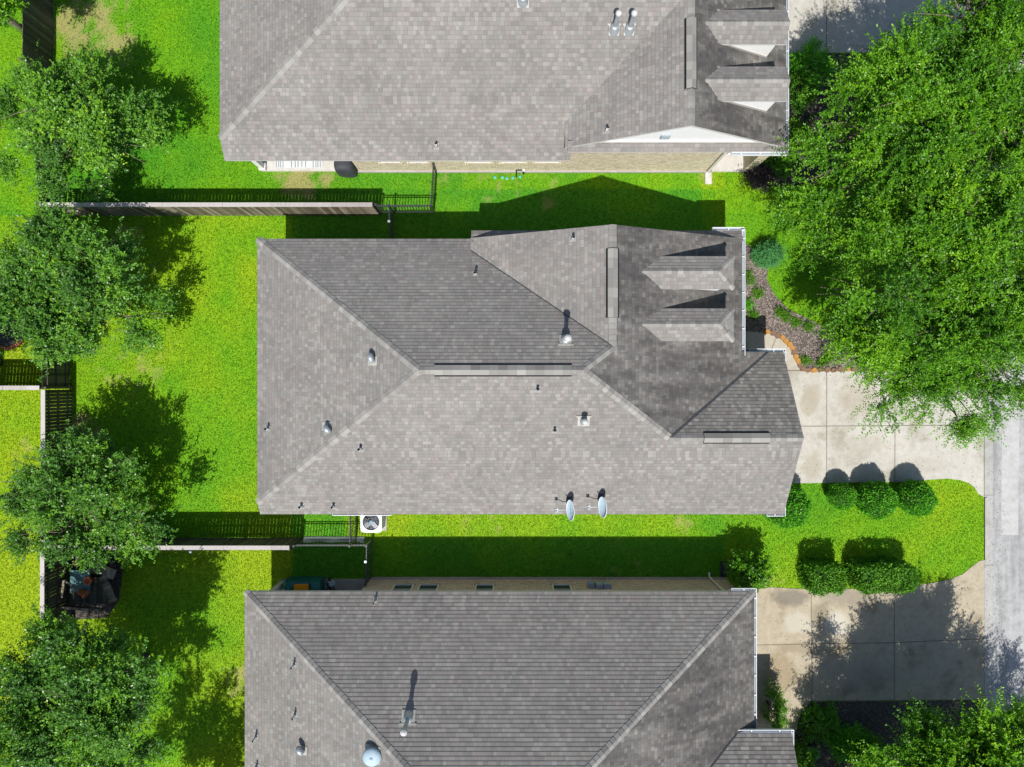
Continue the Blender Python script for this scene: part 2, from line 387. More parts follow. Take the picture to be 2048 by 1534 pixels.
def quads(name, P, A, B, uv, mat, parent=None, off=None):
    """one mesh of many small leaf-shaped faces: centres P, half axes A (along) and B (across), uv per face"""
    n = len(P); V = np.empty((n, 4, 3), np.float32)
    V[:, 0] = P - A; V[:, 1] = P + B - A * 0.1; V[:, 2] = P + A; V[:, 3] = P - B - A * 0.1
    if off is None: off = root_off(parent)
    V -= np.array(off, np.float32)
    me = bpy.data.meshes.new(name)
    me.vertices.add(n * 4); me.loops.add(n * 4); me.polygons.add(n)
    me.vertices.foreach_set('co', V.ravel())
    me.loops.foreach_set('vertex_index', np.arange(n * 4, dtype=np.int32))
    me.polygons.foreach_set('loop_start', np.arange(0, n * 4, 4, dtype=np.int32))
    me.polygons.foreach_set('loop_total', np.full(n, 4, np.int32))
    me.materials.append(mat)
    lay = me.uv_layers.new(name='UVMap')
    lay.data.foreach_set('uv', np.repeat(uv.astype(np.float32), 4, axis=0).ravel())
    me.update(calc_edges=True)
    o = bpy.data.objects.new(name, me); C.objects.link(o)
    if parent: o.parent = parent
    return o

def unit(a): return a / np.maximum(np.linalg.norm(a, axis=-1, keepdims=True), 1e-9)

# ------------------------------------------------------------------ ground
def vnoise(x, y, s, seed):
    r = np.random.default_rng(seed); T = r.random((64, 64))
    X = x / s + 100; Y = y / s + 100; i = np.floor(X).astype(int); j = np.floor(Y).astype(int)
    u = X - i; v = Y - j; u = u * u * (3 - 2 * u); v = v * v * (3 - 2 * v)
    g = lambda a, b: T[a % 64, b % 64]
    return (g(i, j) * (1 - u) + g(i + 1, j) * u) * (1 - v) + (g(i, j + 1) * (1 - u) + g(i + 1, j + 1) * u) * v

def fbm(x, y, s, seed):
    return sum(vnoise(x, y, s / 2 ** k, seed + k) * 0.5 ** k for k in range(4)) / 1.875

# dry or bare patches of the lawns: photo position, radius in photo pixels, strength
DRY = [(185, 20, 60, 1.0), (150, 75, 45, .9), (225, 75, 55, .75), (130, 40, 40, 1), (215, 690, 60, .35), (285, 745, 40, .75), (225, 740, 30, .5), (250, 690, 30, .45),
       (330, 690, 30, .4), (600, 356, 40, 1.0), (650, 358, 28, .8), (560, 352, 20, .6), (620, 375, 25, .5), (478, 1350, 26, .9), (455, 1330, 30, .4),
       (900, 360, 26, .6), (1000, 372, 45, .45), (1105, 360, 25, .7), (1090, 395, 40, .7), (940, 1035, 40, .45), (1370, 1040, 25, .7), (1000, 1040, 50, .4),
       (185, 890, 45, 1.0), (165, 850, 30, 1.0), (215, 930, 40, .8), (40, 900, 30, .5), (250, 480, 40, .6), (290, 540, 30, .4), (1545, 1160, 25, .5),
       (1700, 640, 20, .4), (470, 1385, 14, .6), (80, 440, 20, .4), (30, 710, 20, .6), (1250, 1145, 60, .5), (1410, 355, 20, .4)]
def dryness(x, y):
    d = np.zeros_like(x)
    for px, py, r, k in DRY:
        k *= .75 if px > 700 else .86
        g = G(px, py); R = r * 30 / FPX
        q = ((x - g.x) ** 2 + (y - g.y) ** 2) / R ** 2
        d = np.maximum(d, k * np.exp(-q * 0.9))
    n = fbm(x, y, 0.9, 3)
    n2 = fbm(x, y, .28, 43)
    return np.clip((d * (0.2 + 1.5 * n) - .34 + (n2 - .5) * 1.3 * (d > .12)) * 1.5, 0, .8)
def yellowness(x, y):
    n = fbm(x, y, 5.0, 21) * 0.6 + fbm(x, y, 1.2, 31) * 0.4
    base = 0.10 + 0.42 * (x < -9.3) * (np.abs(y) < 7.1) + 0.72 * (x < -9.3) * (y < -7.0) + 0.36 * (y < -5) * (y > -6.5) * (x > -7) * (x < 9) - 0.15 * (y < -6.5) * (x > -9.3) * (x < 9) + 0.42 * (x > 9.0) * (y < -4) + 0.25 * (x > 8) * (y > 0) + 0.25 * (x > -2) * (x < 9) * (y > 8.2) - 0.2 * (x > -9) * (x < 8.6) * (y > 5) * (y < 8.2)  # yard tints, plus sun and house shade painted into the side strips
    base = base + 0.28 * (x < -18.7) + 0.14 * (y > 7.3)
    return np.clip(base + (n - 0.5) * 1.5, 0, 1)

def lawn_mat(name, blade=False):
    m, t, n, l, b = new_mat(name)
    if blade:
        sp = N(t, 'ShaderNodeSeparateXYZ'); l.new(coord(t, 'UV'), sp.inputs[0]); yel, dry = sp.outputs[0], sp.outputs[1]
    else:
        a1 = N(t, 'ShaderNodeAttribute', attribute_name='yellow'); a2 = N(t, 'ShaderNodeAttribute', attribute_name='dry'); yel, dry = a1.outputs['Fac'], a2.outputs['Fac']
    o = coord(t)
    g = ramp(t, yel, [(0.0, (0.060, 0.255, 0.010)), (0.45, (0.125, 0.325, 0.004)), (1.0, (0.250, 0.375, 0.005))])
    f = noise(t, o, 17.0, 5, 0.8); f2 = noise(t, o, 6.0, 5, 0.75)
    g = mix(t, g, ramp(t, f, [(0.30, (0.42, 0.47, 0.4)), (0.5, (1, 1, 1)), (0.70, (1.65, 1.5, 1.2))]), 1.0, 'MULTIPLY')
    g = mix(t, g, ramp(t, f2, [(0.3, (0.66, 0.72, 0.75)), (0.7, (1.3, 1.2, 1.0))]), 1.0, 'MULTIPLY')
    d = mix(t, (0.27, 0.21, 0.06), (0.40, 0.36, 0.17), f)
    c = mix(t, g, d, dry)
    l.new(c, b.inputs['Base Color']); b.inputs['Roughness'].default_value = 0.75; b.inputs['Specular IOR Level'].default_value = 0.2
    if blade:
        tr = N(t, 'ShaderNodeBsdfTranslucent'); l.new(c, tr.inputs['Color'])
        ms = N(t, 'ShaderNodeMixShader'); ms.inputs[0].default_value = 0.3
        l.new(b.outputs[0], ms.inputs[1]); l.new(tr.outputs[0], ms.inputs[2]); l.new(ms.outputs[0], n['Material Output'].inputs['Surface'])
    else:
        bump(t, b, f, 0.6, 0.03)
    return m
M['lawn'] = lawn_mat('lawn_turf'); M['blade'] = lawn_mat('lawn_blades', True)

def make_ground():
    xs = np.concatenate([[-160, -60], np.arange(-26, 26.01, 0.16), [60, 160]]); ys = np.concatenate([[-160, -60], np.arange(-21, 21.01, 0.16), [60, 160]])
    X, Y = np.meshgrid(xs, ys); nx, ny = len(xs), len(ys)
    me = bpy.data.meshes.new('ground')
    V = np.stack([X, Y, np.zeros_like(X)], -1).reshape(-1, 3)
    idx = np.arange(nx * ny).reshape(ny, nx)
    Fq = np.stack([idx[:-1, :-1], idx[:-1, 1:], idx[1:, 1:], idx[1:, :-1]], -1).reshape(-1, 4)
    me.vertices.add(len(V)); me.vertices.foreach_set('co', V.ravel().astype(np.float32))
    me.loops.add(Fq.size); me.loops.foreach_set('vertex_index', Fq.ravel().astype(np.int32))
    me.polygons.add(len(Fq)); me.polygons.foreach_set('loop_start', np.arange(0, Fq.size, 4, dtype=np.int32)); me.polygons.foreach_set('loop_total', np.full(len(Fq), 4, np.int32))
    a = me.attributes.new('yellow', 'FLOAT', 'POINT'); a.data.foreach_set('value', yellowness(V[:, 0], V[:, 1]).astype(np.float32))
    a = me.attributes.new('dry', 'FLOAT', 'POINT'); a.data.foreach_set('value', dryness(V[:, 0], V[:, 1]).astype(np.float32))
    me.materials.append(M['lawn']); me.update(calc_edges=True)
    o = bpy.data.objects.new('ground', me); C.objects.link(o); tag(o, 'green mown lawn ground under the whole block', kind='structure')
make_ground()

def smooth_px(pts, k=6):              # a closed run of photo points kept as is, z = 0
    return [G(*p) for p in pts]

def sheet(name, px, z, mat, label, mats=None, z0=-0.02):
    mb = MB(); poly = [(G(*p).x, G(*p).y) for p in px]; mb.prism(poly, z0, z); return mb, poly

def joints(mb, segs, z, w=0.028, mi=1):
    for (a, b) in segs:
        A = G(*a); B = G(*b); mb.bar((A.x, A.y, z + 0.0), (B.x, B.y, z + 0.0), w, 0.008, mi)

DRIVE2 = [(1520, 742), (1967, 742), (1967, 994), (1957, 988), (1949, 975), (1938, 966), (1920, 960), (1895, 957), (1860, 959), (1820, 963), (1500, 968)]
mb, DRIVE2P = sheet('', DRIVE2, 0.02, None, '')
joints(mb, [((1653, 742), (1653, 966)), ((1790, 742), (1789, 963)), ((1520, 853), (1967, 850)), ((1600, 742), (1967, 742))], 0.02)
tag(mb.build('driveway', [M['drive'], M['joint']]), 'pale concrete driveway running from the garage gable to the street', kind='structure')
DRIVE3 = [(1500, 1179), (1545, 1174), (1600, 1178), (1700, 1178), (1850, 1168), (1895, 1160), (1925, 1148), (1945, 1132), (1958, 1122), (1968, 1120), (1968, 1399), (1620, 1402), (1600, 1430), (1588, 1470), (1500, 1475)]
mb, DRIVE3P = sheet('', DRIVE3, 0.02, None, '')
joints(mb, [((1622, 1178), (1624, 1401)), ((1788, 1172), (1788, 1400)), ((1500, 1290), (1790, 1285)), ((1790, 1285), (1968, 1277)), ((1600, 1402), (1968, 1399))], 0.02)
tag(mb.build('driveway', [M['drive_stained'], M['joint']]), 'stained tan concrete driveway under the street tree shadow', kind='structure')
DRIVE1 = [(1530, -120), (1967, -120), (1967, 104), (1595, 106), (1560, 104)]
mb, DRIVE1P = sheet('', DRIVE1, 0.02, None, '')
joints(mb, [((1653, -120), (1653, 105)), ((1530, -5), (1967, -5))], 0.02)
tag(mb.build('driveway', [M['drive'], M['joint']]), 'concrete driveway of the upper house at the frame top', kind='structure')
WALK = [(1440, 662), (1515, 662), (1535, 666), (1558, 676), (1578, 694), (1590, 716), (1600, 741), (1440, 741)]
mb, WALKP = sheet('', WALK, 0.016, None, '')
joints(mb, [((1552, 675), (1540, 705)), ((1575, 741), (1600, 741))], 0.016)
tag(mb.build('walkway', [M['walk'], M['joint']]), 'curved concrete front walkway', kind='structure')
# street: gutter strip, road slab, pale patch
r0, r1 = G(1985, 0).x, G(1985, 0).x + 8.4
mb = MB(); mb.prism([(r0, -60), (r1, -60), (r1, 60), (r0, 60)], -0.03, 0.006)
tag(mb.build('road', M['road']), 'light grey concrete street', kind='structure')
mb = MB(); c0 = G(1968, 0).x
yy = [-60] + [G(0, p).y for p in (1390, 1285, 1130, 990, 850, 742, 400, 100)] + [60]
for a, b_ in zip(yy[:-1], yy[1:]):
    mb.prism([(c0, a + 0.006), (r0 - 0.012, a + 0.006), (r0 - 0.012, b_ - 0.006), (c0, b_ - 0.006)], -0.02, 0.03)
mb.prism([(c0, G(0, 1120).y), (c0 + 0.10, G(0, 1120).y), (c0 + 0.10, G(0, 995).y), (c0, G(0, 995).y)], 0.0, 0.075)
tag(mb.build('curb', M['curb']), 'concrete gutter and rolled curb along the street', kind='structure')
mb = MB(); mb.prism([(G(2002, 0).x, G(0, 1070).y), (G(2036, 0).x, G(0, 1070).y), (G(2040, 0).x, G(0, 700).y), (G(2004, 0).x, G(0, 700).y)], 0.0, 0.012)
tag(mb.build('road_patch', M['road_patch']), 'paler repair patch in the street', kind='structure')
# planting beds
BED2 = [(1478, 560), (1478, 500), (1490, 488), (1510, 500), (1535, 525), (1533, 560), (1548, 590), (1575, 618), (1610, 635), (1660, 660), (1720, 690), (1760, 742), (1600, 740), (1590, 716), (1578, 694), (1558, 676), (1535, 666), (1478, 662)]
mb, BED2P = sheet('', BED2, 0.03, None, '')
tag(mb.build('mulch_bed', M['mulch']), 'brown mulch bed beside the curved front walk', kind='structure')
BED3 = [(1588, 1470), (1600, 1430), (1622, 1404), (1968, 1401), (1968, 1600), (1588, 1600)]
mb, BED3P = sheet('', BED3, 0.014, None, '')
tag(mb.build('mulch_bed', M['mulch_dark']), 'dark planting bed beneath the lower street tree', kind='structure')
BED1 = [(1470, 345), (1510, 345), (1530, 360), (1560, 380), (1620, 380), (1700, 300), (1720, 108), (1560, 106), (1480, 200)]
mb, BED1P = sheet('', BED1, 0.012, None, '')
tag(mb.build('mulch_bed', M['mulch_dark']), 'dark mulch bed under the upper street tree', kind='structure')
BEDL = [(-80, 625), (20, 628), (55, 655), (50, 680), (25, 694), (0, 690), (-80, 690)]
mb, BEDLP = sheet('', BEDL, 0.03, None, '')
tag(mb.build('mulch_bed', M['mulch_dark']), 'black mulch bed with red brick edging behind the back fence', kind='structure')
BEDC = [(140, 1103), (232, 1103), (246, 1140), (238, 1200), (215, 1235), (140, 1240)]
mb, BEDCP = sheet('', BEDC, 0.02, None, '')
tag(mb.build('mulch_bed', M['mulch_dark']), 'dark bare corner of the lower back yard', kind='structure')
STRIP3 = [(738, 1158), (1452, 1155), (1452, 1180), (738, 1180)]

# ------------------------------------------------------------------ roofs
EXPO = 0.145
def clip(poly, v, keep_above):
    out = []
    for i in range(len(poly)):
        a, b = poly[i], poly[(i + 1) % len(poly)]
        da, db = (a[1] - v), (b[1] - v)
        if not keep_above: da, db = -da, -db
        if da >= 0: out.append(a)
        if (da > 0 > db) or (da < 0 < db):
            t = da / (da - db); out.append((a[0] + (b[0] - a[0]) * t, v))
    return out

_roofk = [0]
def roof_poly(mb, pts, mi=0, thick=0.0115):
    """a flat roof plane laid in real shingle courses: every course is a wedge with a butt edge"""
    P = [Vector(p) for p in pts]; n = Vector((0, 0, 0))
    for a in range(len(P)):
        q, r = P[a], P[(a + 1) % len(P)]
        n += Vector(((q.y - r.y) * (q.z + r.z), (q.z - r.z) * (q.x + r.x), (q.x - r.x) * (q.y + r.y)))
    n.normalize()
    if n.z < 0: n = -n; P = P[::-1]
    t = Vector((0, 0, 1)).cross(n).normalized(); b = n.cross(t)
    o = P[0]; q = [((p - o).dot(t), (p - o).dot(b)) for p in P]
    vmin = min(p[1] for p in q); q = [(p[0], p[1] - vmin) for p in q]; vmax = max(p[1] for p in q)
    _roofk[0] += 1; ko = _roofk[0] * 40 * EXPO
    back = lambda p, h: o + t * p[0] + b * (p[1] + vmin) + n * h
    k = 0
    while k * EXPO < vmax - 1e-4:
        v0, v1 = k * EXPO, (k + 1) * EXPO
        c = clip(clip(q, v0, True), v1, False)
        if len(c) >= 3:
            lift = lambda p: thick * (1 - (p[1] - v0) / EXPO) + 0.001
            mb.face([back(p, lift(p)) for p in c], mi, uv=[(p[0] + ko * 3, p[1] + ko + 0.0005 * 0) for p in c])
            low = sorted([p for p in c if abs(p[1] - v0) < 1e-6])
            if len(low) >= 2:
                a, e = low[0], low[-1]
                mb.face([back(a, 0), back(e, 0), back(e, thick + 0.001), back(a, thick + 0.001)], mi, uv=[(a[0], ko + v0 + .05), (e[0], ko + v0 + .05), (e[0], ko + v0 + .06), (a[0], ko + v0 + .06)])
        k += 1

def underside(polys, drop=0.17):
    """fascia and soffit: the roof planes again a little lower, closed along every outer edge"""
    mb = MB(); ed = {}
    key = lambda p: (round(p[0], 3), round(p[1], 3), round(p[2], 3))
    for P in polys:
        P = [Vector(p) for p in P]
        mb.face([p - Vector((0, 0, drop)) for p in P[::-1]], 1)
        for i in range(len(P)):
            a, b = P[i], P[(i + 1) % len(P)]
            k = tuple(sorted((key(a), key(b)))); ed.setdefault(k, []).append((a, b))
    for k, l in ed.items():
        if len(l) == 1:
            a, b = l[0]; d = Vector((0, 0, drop)); mb.face([a, b, b - d, a - d], 0)
    return mb

class Plane:                          # z = a + b x + c y
    def __init__(s, a, b, c): s.a, s.b, s.c = a, b, c
    def z(s, x, y): return s.a + s.b * x + s.c * y
    def n(s): return Vector((-s.b, -s.c, 1)).normalized()
    def at(s, px, py):
        k1 = (px - 1024) / FPX; k2 = (767 - py) / FPX; m = s.b * k1 + s.c * k2
        z = (s.a + CAMH * m) / (1 + m); return Vector((k1 * (CAMH - z), k2 * (CAMH - z), z))
    def p(s, x, y): return Vector((x, y, s.z(x, y)))
def slope_y(y0, z0, k): return Plane(z0 - k * y0, 0, k)
def slope_x(x0, z0, k): return Plane(z0 - k * x0, k, 0)
def meet(p, q, r):
    A = np.array([[p.b - q.b, p.c - q.c], [p.b - r.b, p.c - r.c]]); y = np.array([q.a - p.a, r.a - p.a])
    s = np.linalg.solve(A, y); return p.p(float(s[0]), float(s[1]))

def caps(mb, A, B, p1, p2, w=0.15, step=0.2, mi=0):
    A = Vector(A); B = Vector(B); d = (B - A); L = d.length; d.normalize()
    sd = []
    for p in (p1, p2):
        s = p.n().cross(d)
        if s.z > 0: s = -s
        if abs(s.z) < 1e-6: pass
        sd.append(s.normalized())
    n = max(1, int(L / step)); up = (p1.n() + p2.n()).normalized()
    for i in range(n):
        a = A + d * (L * i / n); b = A + d * (L * (i + 1) / n); ww = w * rnd.uniform(0.96, 1.04)
        u0 = rnd.randint(0, 5000) + 0.5
        for s in sd:
            q = [a + up * 0.045, b + up * 0.030, b + s * ww + up * 0.014, a + s * ww + up * 0.028]
            nn = (q[1] - q[0]).cross(q[2] - q[0])
            if nn.z < 0: q = q[::-1]
            mb.face(q, mi, uv=[(u0, 0), (u0, 1), (u0 + .1, 1), (u0 + .1, 0)])
            e = [a + up * 0.045, a + s * ww + up * 0.028, a + s * ww, a]
            mb.face(e, mi, uv=[(u0, 0), (u0, 1), (u0 + .1, 1), (u0 + .1, 0)])

def ridge_vent(A, B, p1, p2, parent, w=0.155):
    A = Vector(A); B = Vector(B); d = (B - A).normalized(); L = (B - A).length
    mb = MB()
    for p in (p1, p2):
        s = p.n().cross(d)
        if s.z > 0: s = -s
        s.normalize(); n = p.n()
        up = Vector((0, 0, 0.10))
        k = int(L / 0.3)
        for i in range(k):
            a = A + d * (L * i / k); b = A + d * (L * (i + 1) / k - 0.002); u0 = rnd.randint(0, 5000) + .5
            q = [a + up, b + up, b + s * w + n * 0.075, a + s * w + n * 0.075]
            if (q[1] - q[0]).cross(q[2] - q[0]).z < 0: q = q[::-1]
            mb.face(q, 0, uv=[(u0, 0), (u0, 1), (u0 + .1, 1), (u0 + .1, 0)])
        a, b = A + s * w, B + s * w                   # the dark louvred edge
        o = s * 0.088
        mb.face([a + n * 0.075, b + n * 0.075, b + n * 0.02 + o, a + n * 0.02 + o], 1)
        mb.face([a + n * 0.072, b + n * 0.072, b + n * 0.02, a + n * 0.02], 1)
    for e, sg in ((A, -1), (B, 1)):
        s1 = p1.n().cross(d); s1 = -s1 if s1.z > 0 else s1
        s2 = p2.n().cross(d); s2 = -s2 if s2.z > 0 else s2
        mb.face([e + Vector((0, 0, .1)), e + s1.normalized() * w + p1.n() * .075, e + s1.normalized() * w, e + s2.normalized() * w, e + s2.normalized() * w + p2.n() * .075], 1)
    return mb.build('ridge_vent', [M['cap'], M['slot']], parent)

def gutter(A, B, out, parent, w=0.13, lip=0.018, step=0.75, name='gutter'):
    """an open U-shaped gutter with strap hangers; out = outward unit vector"""
    A = Vector(A); B = Vector(B); out = Vector(out); d = (B - A).normalized(); L = (B - A).length; mb = MB()
    mb.bar(A + out * (w - lip / 2) , B + out * (w - lip / 2), lip, 0.11)
    mb.bar(A + out * (lip / 2 + .004), B + out * (lip / 2 + .004), lip * 0.7, 0.10)
    mb.bar(A + out * w / 2 - Vector((0, 0, .05)), B + out * w / 2 - Vector((0, 0, .05)), w - 2 * lip - .006, 0.012, 1)
    for e, sg in ((A, 1), (B, -1)):
        mb.bar(e + d * sg * 0.006 + out * lip * 1.4, e + d * sg * 0.006 + out * (w - lip * 1.2), 0.01, 0.10)
    k = max(1, int(L / step))
    for i in range(k):
        c = A + d * (L * (i + 0.5) / k); mb.bar(c + out * 0.02 + Vector((0, 0, .03)), c + out * (w - lip - .003) + Vector((0, 0, .03)), 0.03, 0.012)
    return mb.build(name, [M['gutter'], M['meter']], parent)

def vent_pipe(pl, px, py, parent, h=0.34, r=0.045, plate=True, dark=False):
    p = pl.at(px, py); n = pl.n(); mb = MB()
    q = n.to_track_quat('Z', 'Y').to_matrix()
    if plate:
        mb.box(p + n * 0.022, (0.19, 0.24, 0.012), mat=q, mi=0)
    mb.lathe([(r * 2.4, -0.02), (r * 1.8, 0.06), (r * 1.15, 0.13)], p, 14, 0)
    mb.tube([p - Vector((0, 0, .05)), p + Vector((0, 0, h))], r, 14, 2 if dark else 1, capped=False)
    mb.lathe([(r, h), (r * .75, h), (r * .7, h - .08), (0.002, h - .08)], p, 14, 3)
    return mb.build('vent_pipe', [M['lead'], M['pipewhite'], M['pipedark'], M['black']], parent)

def flue(pl, px, py, parent, h=1.0, r=0.075, cap=0.15, plate=0.42):
    p = pl.at(px, py); n = pl.n(); q = n.to_track_quat('Z', 'Y').to_matrix(); mb = MB()
    mb.box(p + n * 0.024, (plate, plate * .95, 0.014), mat=q, mi=0)
    dn = Vector((-n.x, -n.y, 0)); dn = dn.normalized() if dn.length > 0 else Vector((0, 1, 0))
    dn = (dn - n * dn.dot(n)).normalized()
    mb.box(p + n * 0.03 + dn * plate * .5, (plate * 1.25 if abs(n.y) > abs(n.x) else .06, .06 if abs(n.y) > abs(n.x) else plate * 1.25, 0.03), mat=q, mi=0)
    mb.lathe([(r * 2.6, -0.08), (r * 2.2, 0.10), (r * 1.15, 0.26)], p, 20, 1)
    mb.lathe([(r * 1.9, 0.25), (r * 1.9, 0.28), (r, 0.30)], p, 20, 1)
    mb.tube([p, p + Vector((0, 0, h))], r, 18, 2, capped=False)
    mb.lathe([(r * .98, h - .02), (cap * .8, h), (cap, h + .03), (cap, h + .12), (cap * .75, h + .17), (0.004, h + .19)], p, 24, 3)
    mb.lathe([(cap * .62, h + .184), (cap * .5, h + .20), (0.004, h + .21)], p, 20, 3)
    return mb.build('flue_pipe', [M['cream'], M['galv'], M['galv'], M['pipewhite']], parent)

def hood_vent(pl, px, py, parent, rz=0.0):
    """low gooseneck roof exhaust on a flashing plate"""
    p = pl.at(px, py); n = pl.n(); q = n.to_track_quat('Z', 'Y').to_matrix(); mb = MB()
    mb.box(p + n * 0.022, (0.32, 0.38, 0.012), mat=q, mi=0)
    mb.tube([p, p + Vector((0, 0, 0.20))], 0.085, 16, 1)
    a = Vector((math.cos(rz), math.sin(rz), 0))
    mb.tube([p + Vector((0, 0, .18)), p + Vector((0, 0, .26)) + a * .03, p + Vector((0, 0, .29)) + a * .11, p + Vector((0, 0, .23)) + a * .18, p + Vector((0, 0, .16)) + a * .20], [.085, .10, .112, .11, .10], 16, 1)
    return mb.build('exhaust_hood', [M['cream'], M['galv']], parent)

def window(x0, x1, z0, z1, y, out, parent, axis='x'):
    """a framed window set in a wall that faces `out` (+1/-1 along y, or along x)"""
    mb = MB(); pn = MB(); sl = MB()
    def bx(m, a0, a1, zz0, zz1, d0, d1, mi=0):
        da, db = sorted((y + out * d0, y + out * d1))
        if axis == 'x': m.box(((a0 + a1) / 2, (da + db) / 2, (zz0 + zz1) / 2), (a1 - a0, db - da, zz1 - zz0), mi=mi)
        else: m.box(((da + db) / 2, (a0 + a1) / 2, (zz0 + zz1) / 2), (db - da, a1 - a0, zz1 - zz0), mi=mi)
    f = 0.05
    bx(mb, x0, x1, z0, z0 + f, -.02, .05); bx(mb, x0, x1, z1 - f, z1, -.02, .05)
    bx(mb, x0, x0 + f, z0 + f, z1 - f, -.02, .05); bx(mb, x1 - f, x1, z0 + f, z1 - f, -.02, .05)
    bx(mb, x0 + f, x1 - f, (z0 + z1) / 2 - .02, (z0 + z1) / 2 + .02, .0, .04)
    w = mb.build('window', M['offwhite'], parent)
    bx(pn, x0 + f, x1 - f, z0 + f, z1 - f, -.01, .012); pn.build('pane', M['glass'], w)
    k = int((x1 - x0 + .1) / .08)
    for i in range(k):
        a = x0 - .05 + (x1 - x0 + .1) * i / k; bx(sl, a + .004, a + .07, z0 - .12, z0 - .012, 0.0, .07)
    sl.build('sill', parent.get('sill_mat') and M[parent['sill_mat']] or M['brick_tan'], w)
    return w

def wall_poly(mb, poly, z0, z1, mi=0):
    P = [(p[0], p[1]) for p in poly]
    a = sum(P[i][0] * P[(i + 1) % len(P)][1] - P[(i + 1) % len(P)][0] * P[i][1] for i in range(len(P)))
    if a < 0: P = P[::-1]
    for i in range(len(P)):
        (x0, y0), (x1, y1) = P[i], P[(i + 1) % len(P)]
        mb.face([(x0, y0, z0), (x1, y1, z0), (x1, y1, z1), (x0, y0, z1)], mi)

def downspout(path, parent):
    mb = MB()
    for a, b in zip(path[:-1], path[1:]): mb.bar(a, b, 0.07, 0.06)
    return mb.build('downspout', M['offwhite'], parent)

def roof_object(house, groups, under, capl, drop=0.17):
    """groups: list of (material key, [polygons]); capl: list of (A, B, plane, plane)"""
    mb = MB(); mats = []
    for i, (k, polys) in enumerate(groups):
        mats.append(M[k])
        for P in polys: roof_poly(mb, P, i)
    u = underside(under, drop); base = len(mats); mats += [M['fascia'], M['soffit']]
    for f, m_, uv in zip(u.f, u.m, u.uv): mb.face([u.v[k] for k in f], base + m_, uv)
    r = mb.build('roof', mats, house)
    for A, B, p, q in capl:
        cb = MB(); caps(cb, A, B, p, q); cb.build('ridge_cap', M['cap'], r)
    return r

# ---- the middle house -------------------------------------------------------------------------
H2 = thing('house', 'middle brick house seen whole, with hipped dormers and two satellite dishes', 'house', (0, 0, 0))
S2 = slope_y(-5.03, 2.6, 0.62); N2 = Plane(2.9 + 0.613 * 5.51, 0, -0.613); W2 = slope_x(-9.70, 2.9, 0.473)
E2 = slope_x(3.475, 5.5, -0.455); A2 = slope_x(3.475, 5.5, 0.455); GN2 = Plane(2.6 + 0.604 * 1.21, 0, -0.604)
YG2 = 5.48; XR2 = 3.475; XW2 = -1.56; XF2 = 8.70; XE2 = 10.46
rw = meet(N2, S2, W2); re = meet(N2, S2, E2); kn = meet(N2, E2, A2); gv = meet(S2, E2, GN2)
yv = (N2.a - A2.z(XW2, 0)) / 0.613; vb = A2.p(XW2, yv)
ygr = meet(S2, GN2, Plane(0, 1, 0)); ygr = ygr.y
xvb = (E2.a - 2.6) / 0.455; vge = Vector((xvb, 1.21, 2.6))
ysw = -5.03 + 0.3 / 0.62
swk = Vector((-9.70, ysw, 2.9))
pS = [Vector((-9.70, -5.03, 2.6)), Vector((XE2, -5.03, 2.6)), S2.p(XE2, ygr), gv, re, rw, swk]
pN = [Vector((-9.70, 5.51, 2.9)), rw, re, kn, vb, N2.p(XW2, 5.51)]
pW = [swk, rw, Vector((-9.70, 5.51, 2.9))]
pA = [vb, kn, A2.p(XR2, YG2), A2.p(XW2, YG2)]
pE = [E2.p(XR2, YG2), kn, re, gv, vge, E2.p(XF2, 1.21), E2.p(XF2, YG2)]
pG = [gv, S2.p(XE2, ygr), Vector((XE2, 1.21, 2.6)), vge]
# pent strip under the north gable
PT2 = Plane(3.02 + 0.55 * 5.80, 0, -0.55)
pP = [PT2.p(XW2 + .02, 5.80), PT2.p(XW2 + .02, 5.35), PT2.p(XF2, 5.35), PT2.p(XF2, 5.80)]
roof2 = roof_object(H2, [('shingle', [pS, pN, pA, pW]), ('shingle_dark', [pE]), ('shingle_mid', [pG, pP])], [pS, pN, pW, pA, pE, pG],
    [(swk, rw, W2, S2), (Vector((-9.70, 5.51, 2.9)), rw, W2, N2), (rw, re, N2, S2), (re, kn, N2, E2), (re, gv, S2, E2),
     (gv, S2.p(XE2, ygr), S2, GN2), (A2.p(XR2, YG2), kn, A2, E2)])
ridge_vent(S2.at(868, 740) * 1, S2.at(1144, 740), N2, S2, roof2) if False else None
ridge_vent(Vector((G(868, 740, 6).x, rw.y, rw.z)), Vector((G(1144, 740, 6).x, rw.y, rw.z)), N2, S2, roof2)
ridge_vent(Vector((XR2, G(0, 497, 5.5).y, 5.5)), Vector((XR2, G(0, 635, 5.5).y, 5.5)), A2, E2, roof2)
zr = S2.z(0, ygr)
ridge_vent(Vector((G(1408, 0, zr).x, ygr, zr)), Vector((G(1540, 0, zr).x, ygr, zr)), S2, GN2, roof2)
wb = MB(); wall_poly(wb, [(-9.3, -4.65), (10.1, -4.65), (10.1, 0.9), (8.35, 0.9), (8.35, 5.2), (-9.3, 5.2)], 0, 2.72)
for xx, s in ((10.1, 1),):
    wb.face([(xx, -4.65, 2.72), (xx, 0.9, 2.72), (xx, ygr, S2.z(0, ygr) - .2)])
wb.face([(-1.4, 5.2, 2.7), (8.4, 5.2, 2.7), (8.4, 5.2, 2.98), (XR2, 5.2, 5.3), (-1.4, 5.2, 3.05)][::-1], 1)
wb.build('wall', [M['brick_tan'], M['white']], H2)
gutter((XF2, YG2 + .36, 3.03), (XF2, 1.06, 3.03), (1, 0, 0), H2, step=.62)
gutter((G(1425, 0, 3).x, 5.80, 2.97), (XF2 + .12, 5.80, 2.97), (0, 1, 0), H2)
gutter((XF2 + .02, 1.21, 2.54), (XE2 + .1, 1.21, 2.54), (0, 1, 0), H2)
